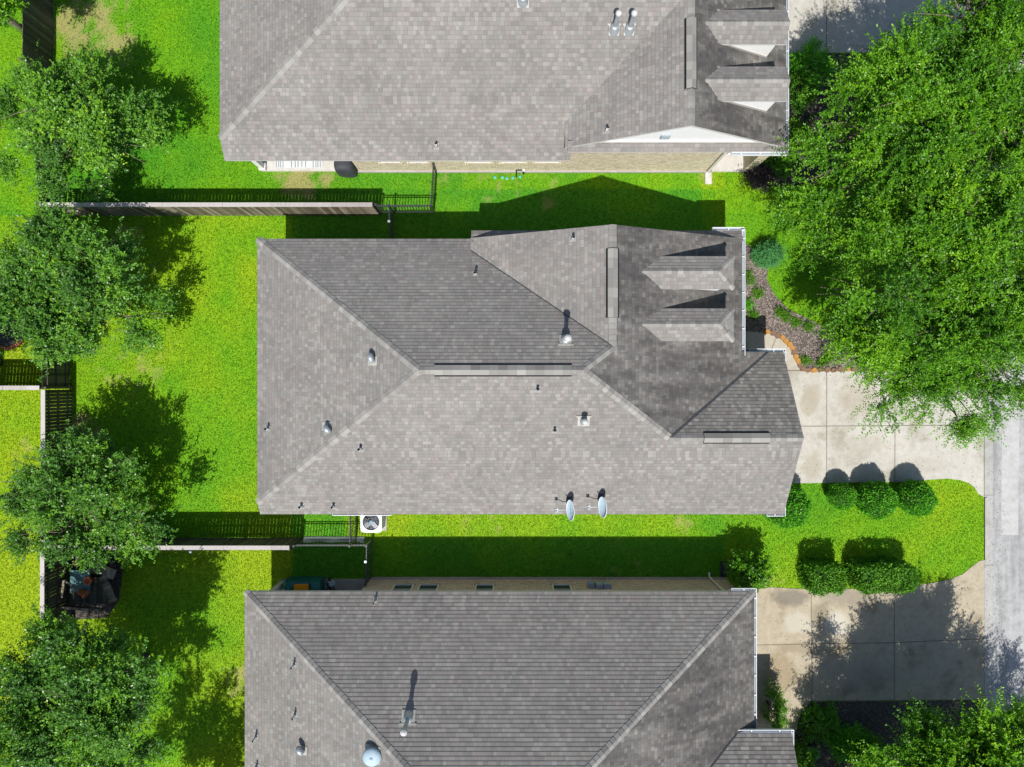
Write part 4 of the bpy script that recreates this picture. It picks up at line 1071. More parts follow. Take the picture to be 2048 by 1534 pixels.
# ------------------------------------------------------------------ fences
def wood_fence(name, label, A, B, side, h=1.72, cap=True, rails=True, mat='fence', capmat='fence_cap', seed=1, bw=0.14, gap=0.009):
    """board fence from A to B; boards on the `side` (+1 left / -1 right of A->B), rails and posts on the other"""
    r = random.Random(seed); A = Vector((A[0], A[1], 0)); B = Vector((B[0], B[1], 0)); d = (B - A).normalized(); L = (B - A).length
    nrm = Vector((-d.y, d.x, 0)) * side; root = thing(name, label, 'fence', (A + B) / 2)
    ang = math.atan2(d.y, d.x); mb = MB(); k = int(L / bw)
    for i in range(k):
        c = A + d * (L * (i + .5) / k); hh = h - .03 - (0 if cap else r.uniform(0, .04))
        mb.box(c + nrm * (.012 + r.uniform(-.003, .003)) + Vector((0, 0, hh / 2 + .02)), (L / k - gap * r.choice((.5, 1, 1, 1.8)), .018, hh - .02), ang)
    mb.build('boards', M[mat], root)
    for z in (.30, .92, 1.5):
        q = MB(); q.box((A + B) / 2 - nrm * .022 + Vector((0, 0, z)), (L, .04, .09), ang); q.build('rail', M[mat], root)
    np_ = max(2, int(L / 2.4) + 1)
    for i in range(np_):
        c = A + d * (L * i / (np_ - 1)); c = c + d * (.05 if i == 0 else (-.05 if i == np_ - 1 else 0))
        q = MB(); q.box(c - nrm * .09 + Vector((0, 0, (h - .05) / 2)), (.09, .09, h - .05), ang); q.build('post', M[mat], root)
    if cap:
        q = MB(); s = 0
        while s < L - .01:
            e = min(L, s + r.uniform(2.2, 2.6)); q.bar(A + d * (s + .003) - nrm * .01 + Vector((0, 0, h)), A + d * (e - .003) - nrm * .01 + Vector((0, 0, h + r.uniform(0, .006))), .17, .035); s = e
        q.build('cap_rail', M[capmat], root)
    return root
wood_fence('wooden_fence', 'long weathered board fence with grey cap rail between the upper and middle yards', (-18.8, 7.10), (-5.55, 7.10), -1, seed=3)
wood_fence('wooden_fence', 'board fence with pinkish cap rail between the middle and lower yards', (-18.5, -6.52), (-8.85, -6.52), 1, seed=4, mat='fence_dark')
wood_fence('wooden_fence', 'greenish back fence section without rails showing, capped, south of the corner', (-18.55, -.25), (-18.55, -6.4), 1, seed=5, mat='fence_dark', h=1.85)
wood_fence('wooden_fence', 'dark back fence section with three rails facing the middle lawn', (-18.62, -.22), (-18.72, 7.0), 1, seed=6, mat='fence_dark', h=1.85, cap=False)
wood_fence('wooden_fence', 'neighbouring capped fence meeting the back fence from the left edge', (-30, -.18), (-18.7, -.18), -1, seed=7, mat='fence_dark', h=1.85)
wood_fence('wooden_fence', 'dark fence in the top left corner behind the upper yard', (-19.35, 12.8), (-19.35, 26), -1, seed=8, mat='fence_dark', h=1.95, cap=False)
wood_fence('wooden_fence', 'dark fence stretch hidden beneath the upper yard tree', (-18.85, 7.2), (-19.3, 12.7), -1, seed=9, mat='fence_dark', cap=False)
wood_fence('wooden_fence', 'dark back fence below the lower corner with purple grey cap', (-18.6, -6.6), (-18.6, -22), -1, seed=10, mat='fence_dark', h=1.85)

def iron_run(root, A, B, h=1.25, step=.115, name='panel', rails=(0.12, 1.08, 1.22)):
    A = Vector((A[0], A[1], 0)); B = Vector((B[0], B[1], 0)); d = (B - A).normalized(); L = (B - A).length; ang = math.atan2(d.y, d.x); mb = MB()
    for z in rails: mb.box((A + B) / 2 + Vector((0, 0, z * h / 1.25)), (L, .032, .032), ang)
    k = int(L / step)
    for i in range(k):
        c = A + d * (L * (i + .5) / k); mb.box(c + Vector((0, 0, h / 2 + .03)), (.024, .024, h - .04), ang)
    mb.build(name, M['iron'], root)
def iron_post(root, p, h=1.32, r=.055):
    mb = MB(); mb.box((p[0], p[1], h / 2), (r, r, h)); mb.box((p[0], p[1], h + .01), (r + .03, r + .03, .025)); mb.build('post', M['iron'], root)
IU = thing('iron_fence', 'black iron railing with gate linking the long wooden fence to the upper and middle houses', 'fence', (-3.4, 7.2, 0))
yb = 7.21; xa, xb_ = -5.5, G(868, 425).x; xg = G(788, 425).x
iron_run(IU, (xa, yb), (xg - .03, yb)); iron_run(IU, (xg + .03, yb), (xb_, yb)); iron_run(IU, (xb_, yb + .05), (xb_ + .1, 8.85), name='gate'); iron_run(IU, (xg, yb - .05), (xg + .04, 5.3), name='gate')
for q in ((xa, yb), (xg, yb), (xb_, yb), (xb_ + .1, 8.85), (xg + .04, 5.35)): iron_post(IU, q)
mb = MB(); mb.box((xg + .01, 6.55, 1.27), (.10, .09, .08)); mb.build('latch', M['galv'], IU)
IL = thing('iron_fence', 'black iron railing with gates linking the middle and lower houses', 'fence', (-7.2, -6.5, 0))
yb = -6.56; xa = G(606, 1077).x; x1 = G(713, 1077).x; x2 = G(745, 1077).x
iron_run(IL, (xa, yb), (x1 - .03, yb)); iron_run(IL, (x1 + .03, yb), (x2, yb)); iron_run(IL, (x1, yb + .05), (x1, -4.75), name='gate'); iron_run(IL, (x2, yb - .05), (x2 - .03, -8.1), name='gate')
for q in ((xa, yb), (x1, yb), (x2, yb), (x1, -4.8), (x2 - .03, -8.12)): iron_post(IL, q)
mb = MB(); mb.box((x2 - .03, -7.2, 1.27), (.09, .10, .10)); mb.build('latch', M['galv'], IL)
mb = MB(); n = 40; x0_, x1_ = xa + .05, x1 + .35
for i in range(n):
    def pt(i, top):
        f = i / n; x = x0_ + (x1_ - x0_) * f; w = .03 + .025 * math.sin(f * 17) * math.sin(f * 5)
        return (x, yb + .10 - (.14 + w) * top, .03 + (.16 + .05 * math.sin(f * 14 + 1)) * top)
    a, b = pt(i, 0), pt(i + 1, 0); c_, d_ = pt(i + 1, 1), pt(i, 1); o_ = .012
    mb.face([a, b, c_, d_], smooth=True); mb.face([(q[0], q[1] - o_, q[2]) for q in (a, d_, c_, b)], smooth=True); mb.face([d_, c_, (c_[0], c_[1] - o_, c_[2]), (d_[0], d_[1] - o_, d_[2])])
tag(mb.build('plastic_sheet', M['tarp']), 'rippled pale plastic sheet along the foot of the lower iron railing', 'plastic sheet')
p = G(388, 1107, 1.3); root = thing('hose_hook', 'small pale fixture with dark knob on the lower wooden fence cap', 'fixture', (p.x, p.y, 1.3))
mb = MB(); mb.lathe([(.002, 0), (.05, .02), (.05, .1), (.002, .12)], (p.x, -6.72, 1.55), 12); mb.bar((p.x, -6.6, 1.6), (p.x, -6.72, 1.6), .02); mb.build('globe', M['dish'], root)

# corner clutter of the lower back yard
def clutter():
    p = Vector((-17.3, -8.4, 0))
    t = thing('potting_table', 'teal topped low table in the lower back corner', 'table', G(160, 1163, .6) * 1)
    c = G(160, 1163, .6); c.z = 0
    t.location = c
    mb = MB(); mb.box(c + Vector((0, 0, .58)), (.82, .92, .04)); mb.build('table_top', M['teal'], t)
    for sx in (-1, 1):
        for sy in (-1, 1):
            mb = MB(); mb.box(c + Vector((sx * .36, sy * .4, .28)), (.05, .05, .56)); mb.build('leg', M['fence_dark'], t)
    def pot(q, lab, M3):
        o = thing('flower_pot', lab, 'pot', q); mb = MB()
        mb.lathe([(.002, 0), (.11, 0), (.15, .26), (.17, .26), (.17, .32), (.14, .32), (.12, .22), (.002, .22)], q, 20, 0, M3); mb.build('pot_body', M['terracotta'], o)
    a = G(179, 1160, .75); pot(Vector((a.x, a.y, .60)), 'upright terracotta pot on the teal table', Matrix.Identity(3))
    a = G(159, 1182, .75); pot(Vector((a.x, a.y, .74)), 'terracotta pot lying on its side on the teal table', Matrix.Rotation(math.radians(86), 3, 'Y') @ Matrix.Rotation(.5, 3, 'X'))
    a = G(179, 1122, .5); a.z = 0; o = thing('glazed_planter', 'round blue planter with pale rim half under leaves', 'planter', a); mb = MB()
    mb.lathe([(.002, 0), (.16, 0), (.22, .42), (.24, .42), (.24, .47), (.205, .47), (.19, .38), (.002, .36)], a, 24); 
    b = mb.build('planter_body', M['blueglaze'], o); mb = MB(); mb.lathe([(.243, .44), (.243, .478), (.205, .478)], a, 24); mb.build('rim', M['white'], o)
    # plank boxes and a leaning panel
    e = thing('wooden_planter', 'dark plank planter box with pale top rails in the lower back corner', 'planter box', Vector((-17.5, -9.35, 0)))
    q0, q1 = G(112, 1215, .9), G(200, 1222, .9); mb = MB()
    mb.bar((q0.x, q0.y, .86), (q1.x, q1.y, .86), .10, .06); mb.bar((q0.x, q0.y - .05, .6), (q1.x, q1.y - .05, .6), .04, .4); mb.build('front_rail', M['fence'], e)
    mb = MB(); u0, u1 = G(123, 1195, .9), G(130, 1160, .9); mb.bar((u0.x, u0.y, .9), (u1.x, u1.y, .95), .09, .06); mb.bar((u1.x, u1.y, .95), (G(143, 1165, .9).x, G(143, 1168, .9).y, .95), .08, .06); mb.bar((G(147, 1168, .9).x, G(147, 1168, .9).y, .92), (G(148, 1197, .9).x, G(148, 1197, .9).y, .9), .08, .06); mb.build('side_rail', M['fence'], e)
    mb = MB()
    for k in range(9):
        y = q0.y + .06 + k * .12; mb.box(((q0.x + q1.x) / 2, y, .30), (q1.x - q0.x - .1, .11, .03), .03)
    mb.build('floor_boards', M['fence_dark'], e)
    l = thing('leaning_panel', 'grey plank panel leaning near the teal table', 'wood panel', G(212, 1178)); mb = MB()
    c = G(214, 1178, .5)
    Rm = Matrix.Rotation(math.radians(24), 3, 'Z') @ Matrix.Rotation(math.radians(-38), 3, 'Y')
    for k in range(8): mb.box(c + Rm @ Vector((0, -.52 + k * .145, 0)), (.95, .135, .02), mat=Rm)
    mb.build('planks', M['fence'], l)
    l = thing('wood_board', 'broad grey board lying above the leaning panel', 'wood board', G(205, 1140)); mb = MB()
    mb.box(G(205, 1140, .75), (1.1, .42, .03), math.radians(-22)); mb.box(G(192, 1140, .4), (.07, .07, .72)); mb.box(G(221, 1145, .4), (.07, .07, .72)); mb.build('board', M['fence'], l)
    a = G(160, 1128, .2); l = thing('brick_stack', 'low stack of red bricks under the tree edge', 'bricks', (a.x, a.y, 0)); mb = MB()
    for i in range(4):
        for k in range(5): mb.box((a.x - .14 + k * .1, a.y + (i % 2) * .03, .04 + i * .07), (.09, .2, .062), rnd.uniform(-.06, .06))
    mb.build('brick_courses', M['edgebrick'], l)
clutter()
# red brick edging of the bed beyond the back fence
mb_i = 0
edge = [(-5, 690), (4, 694), (12, 697), (20, 697), (27, 694), (34, 691), (41, 687), (47, 683)]
for k, (a, b) in enumerate(zip(edge[:-1], edge[1:])):
    A, B = G(*a), G(*b); c = (A + B) / 2; mb = MB(); mb.bar(A + Vector((0, 0, .05)), B + Vector((0, 0, .05)) - (B - A) * .06, .11, .10)
    o = mb.build('edging_brick', M['edgebrick'], off=tuple(c)); o.location = c
    tag(o, ['first', 'second', 'third', 'fourth', 'fifth', 'sixth', 'seventh'][k] + ' red edging brick from the left frame edge around the black bed', 'brick', 'red bricks edging the black bed')

# flat stones along the curved walk
ORD = ['first', 'second', 'third', 'fourth', 'fifth', 'sixth', 'seventh', 'eighth', 'ninth', 'tenth', 'eleventh', 'twelfth', 'thirteenth', 'fourteenth', 'fifteenth', 'sixteenth', 'seventeenth', 'eighteenth', 'nineteenth', 'twentieth', 'twenty-first', 'twenty-second']
curve = [(1534, 664), (1545, 667), (1555, 671), (1564, 676), (1571, 682), (1578, 689), (1584, 697), (1588, 705), (1592, 713), (1596, 722), (1599, 731), (1605, 738), (1616, 740), (1628, 740), (1640, 740), (1653, 740), (1666, 740), (1680, 739), (1694, 739), (1708, 739)]
for k, (px, py) in enumerate(curve):
    r = random.Random(100 + k); p = G(px + r.uniform(-1, 1), py + r.uniform(-1, 1)); nxt = curve[min(k + 1, len(curve) - 1)]; prv = curve[max(k - 1, 0)]
    ang = math.atan2(-(nxt[1] - prv[1]), nxt[0] - prv[0]); R = Matrix.Rotation(ang, 3, 'Z'); n = 9
    pts = [(p + R @ Vector(((.15 + r.uniform(-.03, .02)) * math.cos(t), (.125 + r.uniform(-.03, .025)) * math.sin(t), 0))) for t in [2 * math.pi * i / n for i in range(n)]]
    mb = MB(); h = r.uniform(.06, .10); lo = [q + Vector((0, 0, .0)) for q in pts]; hi = [p + (q - p) * .86 + Vector((0, 0, h)) for q in pts]
    mb.face(hi)
    for i in range(n): mb.face([lo[i], lo[(i + 1) % n], hi[(i + 1) % n], hi[i]])
    orange = k in (0, 3, 4, 5, 6, 8, 9, 13, 18)
    o = mb.build('edging_stone', M['stone_o' if orange else 'stone_b'], off=tuple(p)); o.location = p
    tag(o, ORD[k] + (' flat orange' if orange else ' flat brown') + ' edging stone along the curved walk, counted from the porch', 'stone', 'stones edging the curved walk')

# ------------------------------------------------------------------ trees and shrubs
def leaf_cloud(clumps, outdir, rng, twigs, leaves, tl, L, W, spread, up=0.25, flat=0.62, jit=.55, ccol=None):
    """leaves set along short twigs that spread from each clump centre"""
    nC = len(clumps); n = nC * twigs
    base = np.repeat(clumps, twigs, 0); od = np.repeat(outdir, twigs, 0)
    base = base + rng.normal(0, spread, (n, 3)) * np.array([1, 1, .6])
    d = unit(od * .8 + rng.normal(0, jit, (n, 3)) + np.array([0, 0, up]))
    ln = rng.uniform(tl * .55, tl * 1.25, n)
    m = n * leaves
    t = np.tile(np.linspace(.08, 1.0, leaves), n) + rng.uniform(-.04, .04, m)
    D = np.repeat(d, leaves, 0); LN = np.repeat(ln, leaves)
    P = np.repeat(base, leaves, 0) + D * (t * LN)[:, None]
    P[:, 2] -= (t * t * LN * .22)
    side = unit(np.cross(D, rng.normal(0, 1, (m, 3)) * .5 + np.array([0, 0, 1.0])))
    sg = np.where(np.arange(m) % 2 == 0, 1.0, -1.0)[:, None]
    ax = unit(D * .55 + side * sg * .8 + rng.normal(0, .3, (m, 3)))
    OD_ = np.repeat(np.repeat(outdir, twigs, 0), leaves, 0)
    nr = unit(rng.normal(0, .42, (m, 3)) + OD_ * .5 + np.array([0, -.12, flat]))
    bx = unit(np.cross(nr, ax)); ll = L * rng.uniform(.7, 1.25, m); ww = W * rng.uniform(.75, 1.2, m)
    P = P + ax * (ll * .5)[:, None]
    cr = np.repeat(np.repeat(rng.random(nC) * .35 + (rng.random(nC) if ccol is None else ccol) * .65, twigs), leaves); trnd = np.repeat(rng.random(n), leaves)
    uv = np.stack([np.clip(rng.random(m) * .4 + trnd * .2 + cr * .4, 0, 1), np.clip(cr * .85 + t * .30 - .08, 0, 1)], 1)
    return P, ax * (ll * .5)[:, None], bx * (ww * .5)[:, None], uv, base, d, ln

def make_tree(name, label, cat, x, y, zc, rad, nlobe, nclump, mat, seed, leaves=14, twigs=7, L=.095, W=.06, trunk=.15, group=None, tl=.55, spread=.22, squash=1.0, extra=None, lobe_r=.5, jit=.55):
    rng = np.random.default_rng(seed); r = random.Random(seed); root = thing(name, label, cat, (x, y, 0), group)
    c = np.array([x, y, zc]); R = np.array(rad)
    lob = [(c + np.array([0, 0, R[2] * .2]), R * .55)]
    for k in range(nlobe):
        a = 2 * math.pi * (k + r.uniform(-.3, .3)) * 0.381966 * 1.0; f = math.sqrt((k + .8) / nlobe) * .74
        p = np.array([math.cos(a) * f, math.sin(a) * f, r.uniform(-.35, .35) + .35 * (1 - f)])
        lob.append((c + p * R, R * lobe_r * r.uniform(.75, 1.15)))
    if extra:
        for p, q in extra: lob.append((np.array(p), np.array(q)))
    per = np.array([l[1][0] * l[1][1] for l in lob]); per[nlobe + 1:] *= 1.8; per = (per / per.sum() * nclump).astype(int) + 1
    CL, OD, CC = [], [], []
    for (lc, lr), k in zip(lob, per):
        ns = max(4, int(k / 10.5)); sd = unit(rng.normal(0, 1, (ns * 3, 3)) + np.array([0, 0, .55])); sd = sd[sd[:, 2] > -.45][:ns]
        w = rng.integers(0, len(sd), k); sub = sd[w] * rng.uniform(.60, 1.0, len(sd))[w][:, None]
        p = lc + sub * lr + rng.normal(0, 1, (k, 3)) * np.array([.115, .115, .06]) * lr.mean()
        d = unit(sd[w] + rng.normal(0, .35, (k, 3)))
        CL.append(p); OD.append(d); CC.append(rng.random(len(sd))[w])
    CL = np.concatenate(CL); OD = np.concatenate(OD); rad_out = CL - (c - np.array([0, 0, R[2] * .5])); OD = unit(OD + unit(rad_out) * .9)
    CC = np.concatenate(CC); keep = CL[:, 2] > .5; CL, OD, CC = CL[keep], OD[keep], CC[keep]
    P, A, B, uv, tb, td, tln = leaf_cloud(CL, OD, rng, twigs, leaves, tl, L, W, spread, jit=jit, ccol=CC)
    quads('crown', P, A, B, uv, mat, root)
    mb = MB(); top = Vector((x + r.uniform(-.1, .1), y + r.uniform(-.1, .1), zc - R[2] * .55))
    mb.tube([(x, y, -.05), (x, y, .15), (x + .03, y - .02, top.z * .6), top], [trunk * 1.5, trunk * 1.1, trunk * .95, trunk * .85], 12)
    br = MB()
    for li, ((lc, lr), k) in enumerate(zip(lob, per)):
        fk = .3 if li > nlobe else 1.0; l_ = Vector(lc) - Vector((0, 0, .35 if li > nlobe else .1)); mid = top.lerp(l_, .5) + Vector((r.uniform(-.2, .2), r.uniform(-.2, .2), r.uniform(-.1, .2)))
        mb.tube([top - Vector((0, 0, .1)), mid, l_], [trunk * .5 * fk, trunk * .32 * fk, trunk * .16 * fk], 7)
        for q in range(5):
            d = Vector((r.gauss(0, 1), r.gauss(0, 1), r.gauss(.3, .7))).normalized(); e = l_ + Vector((d.x * lr[0], d.y * lr[1], d.z * lr[2])) * .95
            s = mid.lerp(l_, r.uniform(.3, 1)); br.tube([s, s.lerp(e, .5) + Vector((0, 0, .1)), e], [trunk * .14, trunk * .09, trunk * .04], 5, capped=False)
    ii = rng.choice(len(tb), min(len(tb), 160), replace=False)
    for i in ii:
        a = Vector(tb[i]); b = a + Vector(td[i]) * float(tln[i]); br.tube([a - Vector(td[i]) * .25, a.lerp(b, .5), b], [.011, .008, .004], 4, capped=False)
    mb.build('trunk', M['bark'], root); br.build('branches', M['twig'], root)
    return root

LT = M['leaf_left']; g = 'yard trees along the back fence'
make_tree('yard_tree', 'green yard tree in the upper back yard beside its shadow on the lawn', 'tree', -16.5, 9.75, 2.95, (2.9, 2.35, 1.8), 14, 620, LT, 21, group=g)
make_tree('yard_tree', 'dense dark green tree in the middle back yard below the long fence', 'tree', -16.6, 3.45, 2.95, (3.3, 2.25, 1.8), 15, 700, LT, 22, group=g)
make_tree('yard_tree', 'green tree overhanging the back fence and the lower wooden fence', 'tree', -16.5, -4.5, 2.65, (3.4, 2.35, 1.6), 15, 500, LT, 23, group=g)
make_tree('yard_tree', 'large bushy tree in the bottom left corner', 'tree', -15.4, -11.5, 4.2, (3.3, 3.1, 2.2), 16, 1150, LT, 24, group=g)
make_tree('yard_tree', 'bright green tree cut by the top left corner', 'tree', -19.6, 14.2, 3.6, (1.7, 1.6, 1.5), 7, 260, M['leaf_oak'], 25, group=g)
make_tree('yard_tree', 'small tree at the left edge by the neighbouring fence', 'tree', -21.6, .9, 2.6, (1.1, 1.0, 1.0), 5, 90, LT, 26, group=g)
make_tree('yard_tree', 'tree below the frame whose shadow crosses the lower back lawn', 'tree', -12.6, -17.6, 4.2, (2.2, 2.2, 1.9), 9, 260, LT, 27, group=g)
OK_ = M['leaf_oak']; g = 'oaks along the street'
make_tree('oak_tree', 'large spreading street oak in front of the upper house', 'tree', 16.5, 10.3, 5.2, (4.8, 4.6, 3.0), 30, 3000, OK_, 41, group=g, L=.086, W=.047, trunk=.26, tl=.95, leaves=21, twigs=4, spread=.12, jit=.42, lobe_r=.36, extra=[((10.9, 6.3, 3.9), (.9, 1.0, .8)), ((11.3, 7.6, 4.2), (1.0, 1.1, .9)), ((12.3, 9.3, 4.7), (1.2, 1.2, 1.0)), ((13.1, 11.0, 5.0), (1.0, 1.1, .9)), ((11.9, 10.4, 4.3), (.9, .9, .8)), ((11.4, 8.7, 4.1), (.8, 1.0, .8)), ((11.0, 5.6, 3.6), (.7, .7, .6)), ((13.2, 8.0, 5.2), (1.2, 1.2, 1.0)), ((13.3, 6.0, 4.7), (1.2, 1.1, .9)), ((14.8, 6.8, 5.6), (1.3, 1.2, .9)), ((12.1, 5.1, 4.0), (.9, .9, .8)), ((14.4, 5.2, 5.0), (1.3, 1.1, .9))])
make_tree('oak_tree', 'large spreading street oak over the driveway of the middle house', 'tree', 16.2, 3.7, 5.0, (5.2, 4.9, 3.0), 30, 3300, OK_, 42, group=g, L=.086, W=.047, trunk=.26, tl=.95, leaves=21, twigs=4, spread=.12, jit=.42, lobe_r=.36, extra=[((12.4, 2.0, 3.9), (1.0, .9, .8)), ((12.2, 3.1, 4.0), (1.0, .9, .8)), ((13.6, 1.8, 4.4), (1.2, 1.0, .9)), ((12.8, 1.0, 3.7), (.9, .8, .7)), ((14.3, -.2, 3.8), (1.0, .7, .8)), ((16.2, -.9, 3.9), (1.2, .7, .8)), ((18.6, -.6, 3.9), (1.2, .7, .8)), ((15.0, 1.2, 4.4), (1.4, 1.1, .9))])
make_tree('oak_tree', 'street oak in the bottom right corner shading the stained driveway', 'tree', 17.2, -16.2, 4.3, (4.5, 4.3, 2.4), 24, 2000, OK_, 43, group=g, extra=[((13.9, -13.7, 4.2), (1.3, 1.1, 1.0)), ((15.6, -12.9, 4.2), (1.3, 1.0, .9)), ((17.7, -12.3, 4.2), (1.3, 1.0, .9)), ((16.6, -13.6, 5.0), (1.4, 1.2, .9))], L=.09, W=.05, trunk=.24, tl=.9, leaves=22, twigs=6, spread=.14, jit=.45, lobe_r=.4)

make_tree('oak_tree', 'oak standing just below the frame that shades the lower planting bed', 'tree', 13.8, -17.8, 4.6, (2.9, 2.7, 2.0), 12, 800, OK_, 44, group=g, L=.095, W=.055)

def shrub_surface(pts, nrm, rng, L, W, jitter=.03, out=.5):
    n = len(pts); ax = unit(nrm * out + rng.normal(0, .6, (n, 3)) + np.array([0, 0, .25])); nr = unit(nrm + rng.normal(0, .5, (n, 3))); bx = unit(np.cross(nr, ax))
    P = pts + nrm * rng.normal(0, jitter, (n, 1)); l_ = L * rng.uniform(.7, 1.3, n); w_ = W * rng.uniform(.7, 1.2, n)
    return P, ax * (l_ * .5)[:, None], bx * (w_ * .5)[:, None]

def ball_shrub(n=9000, seed=3):
    root = thing('round_shrub', '', 'shrub', (0, 0, 0)); rng = np.random.default_rng(seed)
    d = unit(rng.normal(0, 1, (n, 3))); d = d[d[:, 2] > -.8]
    bl = 1 + .03 * np.sin(d[:, 0] * 7 + d[:, 1] * 5) + .16 * (fbm(d[:, 0] * .8 + d[:, 2] * .3, d[:, 1] * .8, .22, 8) - .5)
    p = d * np.array([.8, .8, .95]) * bl[:, None] + np.array([0, 0, .95])
    P, A, B = shrub_surface(p, d, rng, .085, .05, .04, .8)
    uv = np.stack([rng.random(len(P)), fbm(P[:, 0] + P[:, 2], P[:, 1], .22, 5)], 1)
    quads('foliage', P, A, B, uv, M['leaf_box'], root)
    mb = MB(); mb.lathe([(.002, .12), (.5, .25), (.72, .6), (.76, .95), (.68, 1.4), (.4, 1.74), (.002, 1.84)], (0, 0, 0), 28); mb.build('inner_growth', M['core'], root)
    return root
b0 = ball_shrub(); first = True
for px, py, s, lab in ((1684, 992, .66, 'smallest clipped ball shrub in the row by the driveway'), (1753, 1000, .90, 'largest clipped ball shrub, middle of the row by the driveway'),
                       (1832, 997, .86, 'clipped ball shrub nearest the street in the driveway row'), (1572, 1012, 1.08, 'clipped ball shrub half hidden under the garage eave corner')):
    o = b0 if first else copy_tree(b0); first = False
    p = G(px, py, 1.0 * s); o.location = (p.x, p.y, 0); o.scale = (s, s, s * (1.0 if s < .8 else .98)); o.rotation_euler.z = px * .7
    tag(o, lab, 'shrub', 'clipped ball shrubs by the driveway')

def box_hedge(label, x0, x1, y0, y1, h, seed):
    c = ((x0 + x1) / 2, (y0 + y1) / 2, 0); root = thing('hedge', label, 'hedge', c, 'clipped hedges by the lower driveway'); rng = np.random.default_rng(seed)
    n = int(((x1 - x0) * (y1 - y0) + 2 * h * (x1 - x0 + y1 - y0)) * 900)
    w, d = (x1 - x0), (y1 - y0); ar = np.array([w * d, h * w, h * w, h * d, h * d]); f = rng.choice(5, n, p=ar / ar.sum()); u, v = rng.random(n), rng.random(n)
    p = np.zeros((n, 3)); nr = np.zeros((n, 3))
    for i, (fn, nn) in enumerate(((lambda: (u * w, v * d, 0 * u + h), (0, 0, 1)), (lambda: (u * w, 0 * u, v * h), (0, -1, 0)), (lambda: (u * w, 0 * u + d, v * h), (0, 1, 0)), (lambda: (0 * u, u * d, v * h), (-1, 0, 0)), (lambda: (0 * u + w, u * d, v * h), (1, 0, 0)))):
        k = f == i; q = np.stack(fn(), 1); p[k] = q[k]; nr[k] = nn
    cen = np.array([w / 2, d / 2, h / 2]); nr = unit(nr + unit(p - cen) * .5)
    p = cen + (p - cen) * (1 - .014 * np.linalg.norm((p - cen) / cen, axis=1, keepdims=True) ** 4) + nr * ((fbm(p[:, 0] + p[:, 2], p[:, 1] + p[:, 2], .35, seed)[:, None] - .5) * .36)
    p += np.array([x0, y0, .02])
    P, A, B = shrub_surface(p, nr, rng, .085, .055, .05)
    uv = np.stack([rng.random(n), fbm(P[:, 0] + P[:, 2], P[:, 1], .3, 5)], 1)
    quads('foliage', P, A, B, uv, M['leaf_hedge'], root)
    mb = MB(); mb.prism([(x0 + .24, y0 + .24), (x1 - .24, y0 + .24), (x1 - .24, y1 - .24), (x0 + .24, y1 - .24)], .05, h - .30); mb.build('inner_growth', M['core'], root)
h = 1.45
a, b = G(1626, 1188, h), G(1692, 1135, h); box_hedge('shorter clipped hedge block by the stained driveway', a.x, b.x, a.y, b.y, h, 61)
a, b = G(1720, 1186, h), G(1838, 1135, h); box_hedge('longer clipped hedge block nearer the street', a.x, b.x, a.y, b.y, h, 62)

def shrub(name, label, x, y, zc, rad, ncl, mat, seed, L=.08, W=.05, twigs=5, leaves=9, tl=.3, group=None, cat='shrub'):
    rng = np.random.default_rng(seed); root = thing(name, label, cat, (x, y, 0), group); R = np.array(rad)
    d = unit(rng.normal(0, 1, (ncl * 2, 3)) + np.array([0, 0, .3])); d = d[d[:, 2] > -.6][:ncl]
    p = np.array([x, y, zc]) + d * R * rng.uniform(.45, 1.0, (len(d), 1)) * (1 + .18 * np.sin(d[:, :1] * 5 + seed) * np.cos(d[:, 1:2] * 4))
    p[:, 2] = np.maximum(p[:, 2], .06)
    P, A, B, uv, tb, td, tl_ = leaf_cloud(p, d, rng, twigs, leaves, tl, L, W, .07)
    P[:, 2] = np.maximum(P[:, 2], .03)
    quads('foliage', P, A, B, uv, mat, root)
    mb = MB(); r = random.Random(seed)
    for k in range(7):
        e = Vector(p[r.randrange(len(p))]); mb.tube([(x + r.uniform(-.05, .05), y + r.uniform(-.05, .05), 0), Vector((x, y, 0)).lerp(e, .5) + Vector((0, 0, zc * .3)), e], [.022, .014, .006], 5, capped=False)
    mb.build('stems', M['bark'], root)
    return root
q = G(1497, 1158, 1.4); shrub('shrub', 'tall shrub half in shade at the lower house corner gutter', q.x + .1, q.y + .25, 1.1, (.75, .58, .95), 210, OK_, 71, L=.10, W=.06)
q = G(1526, 512); shrub('juniper_shrub', 'blue green juniper in the mulch bed by the front gutter', q.x, q.y - .05, .5, (.47, .36, .45), 190, M['leaf_juniper'], 72, L=.06, W=.024, tl=.28, twigs=7, leaves=12)
q = G(1545, 1420, .8); shrub('shrub', 'thin leggy green shrub against the lower house east wall', q.x + .05, q.y, .8, (.33, 1.0, .7), 70, M['leaf_lime'], 74, L=.10, W=.035)
q = G(1500, 345, .4); shrub('plum_shrub', 'low purple leaved shrub at the upper porch corner', q.x + .55, q.y - .05, .32, (.42, .42, .32), 100, M['leaf_plum'], 75)
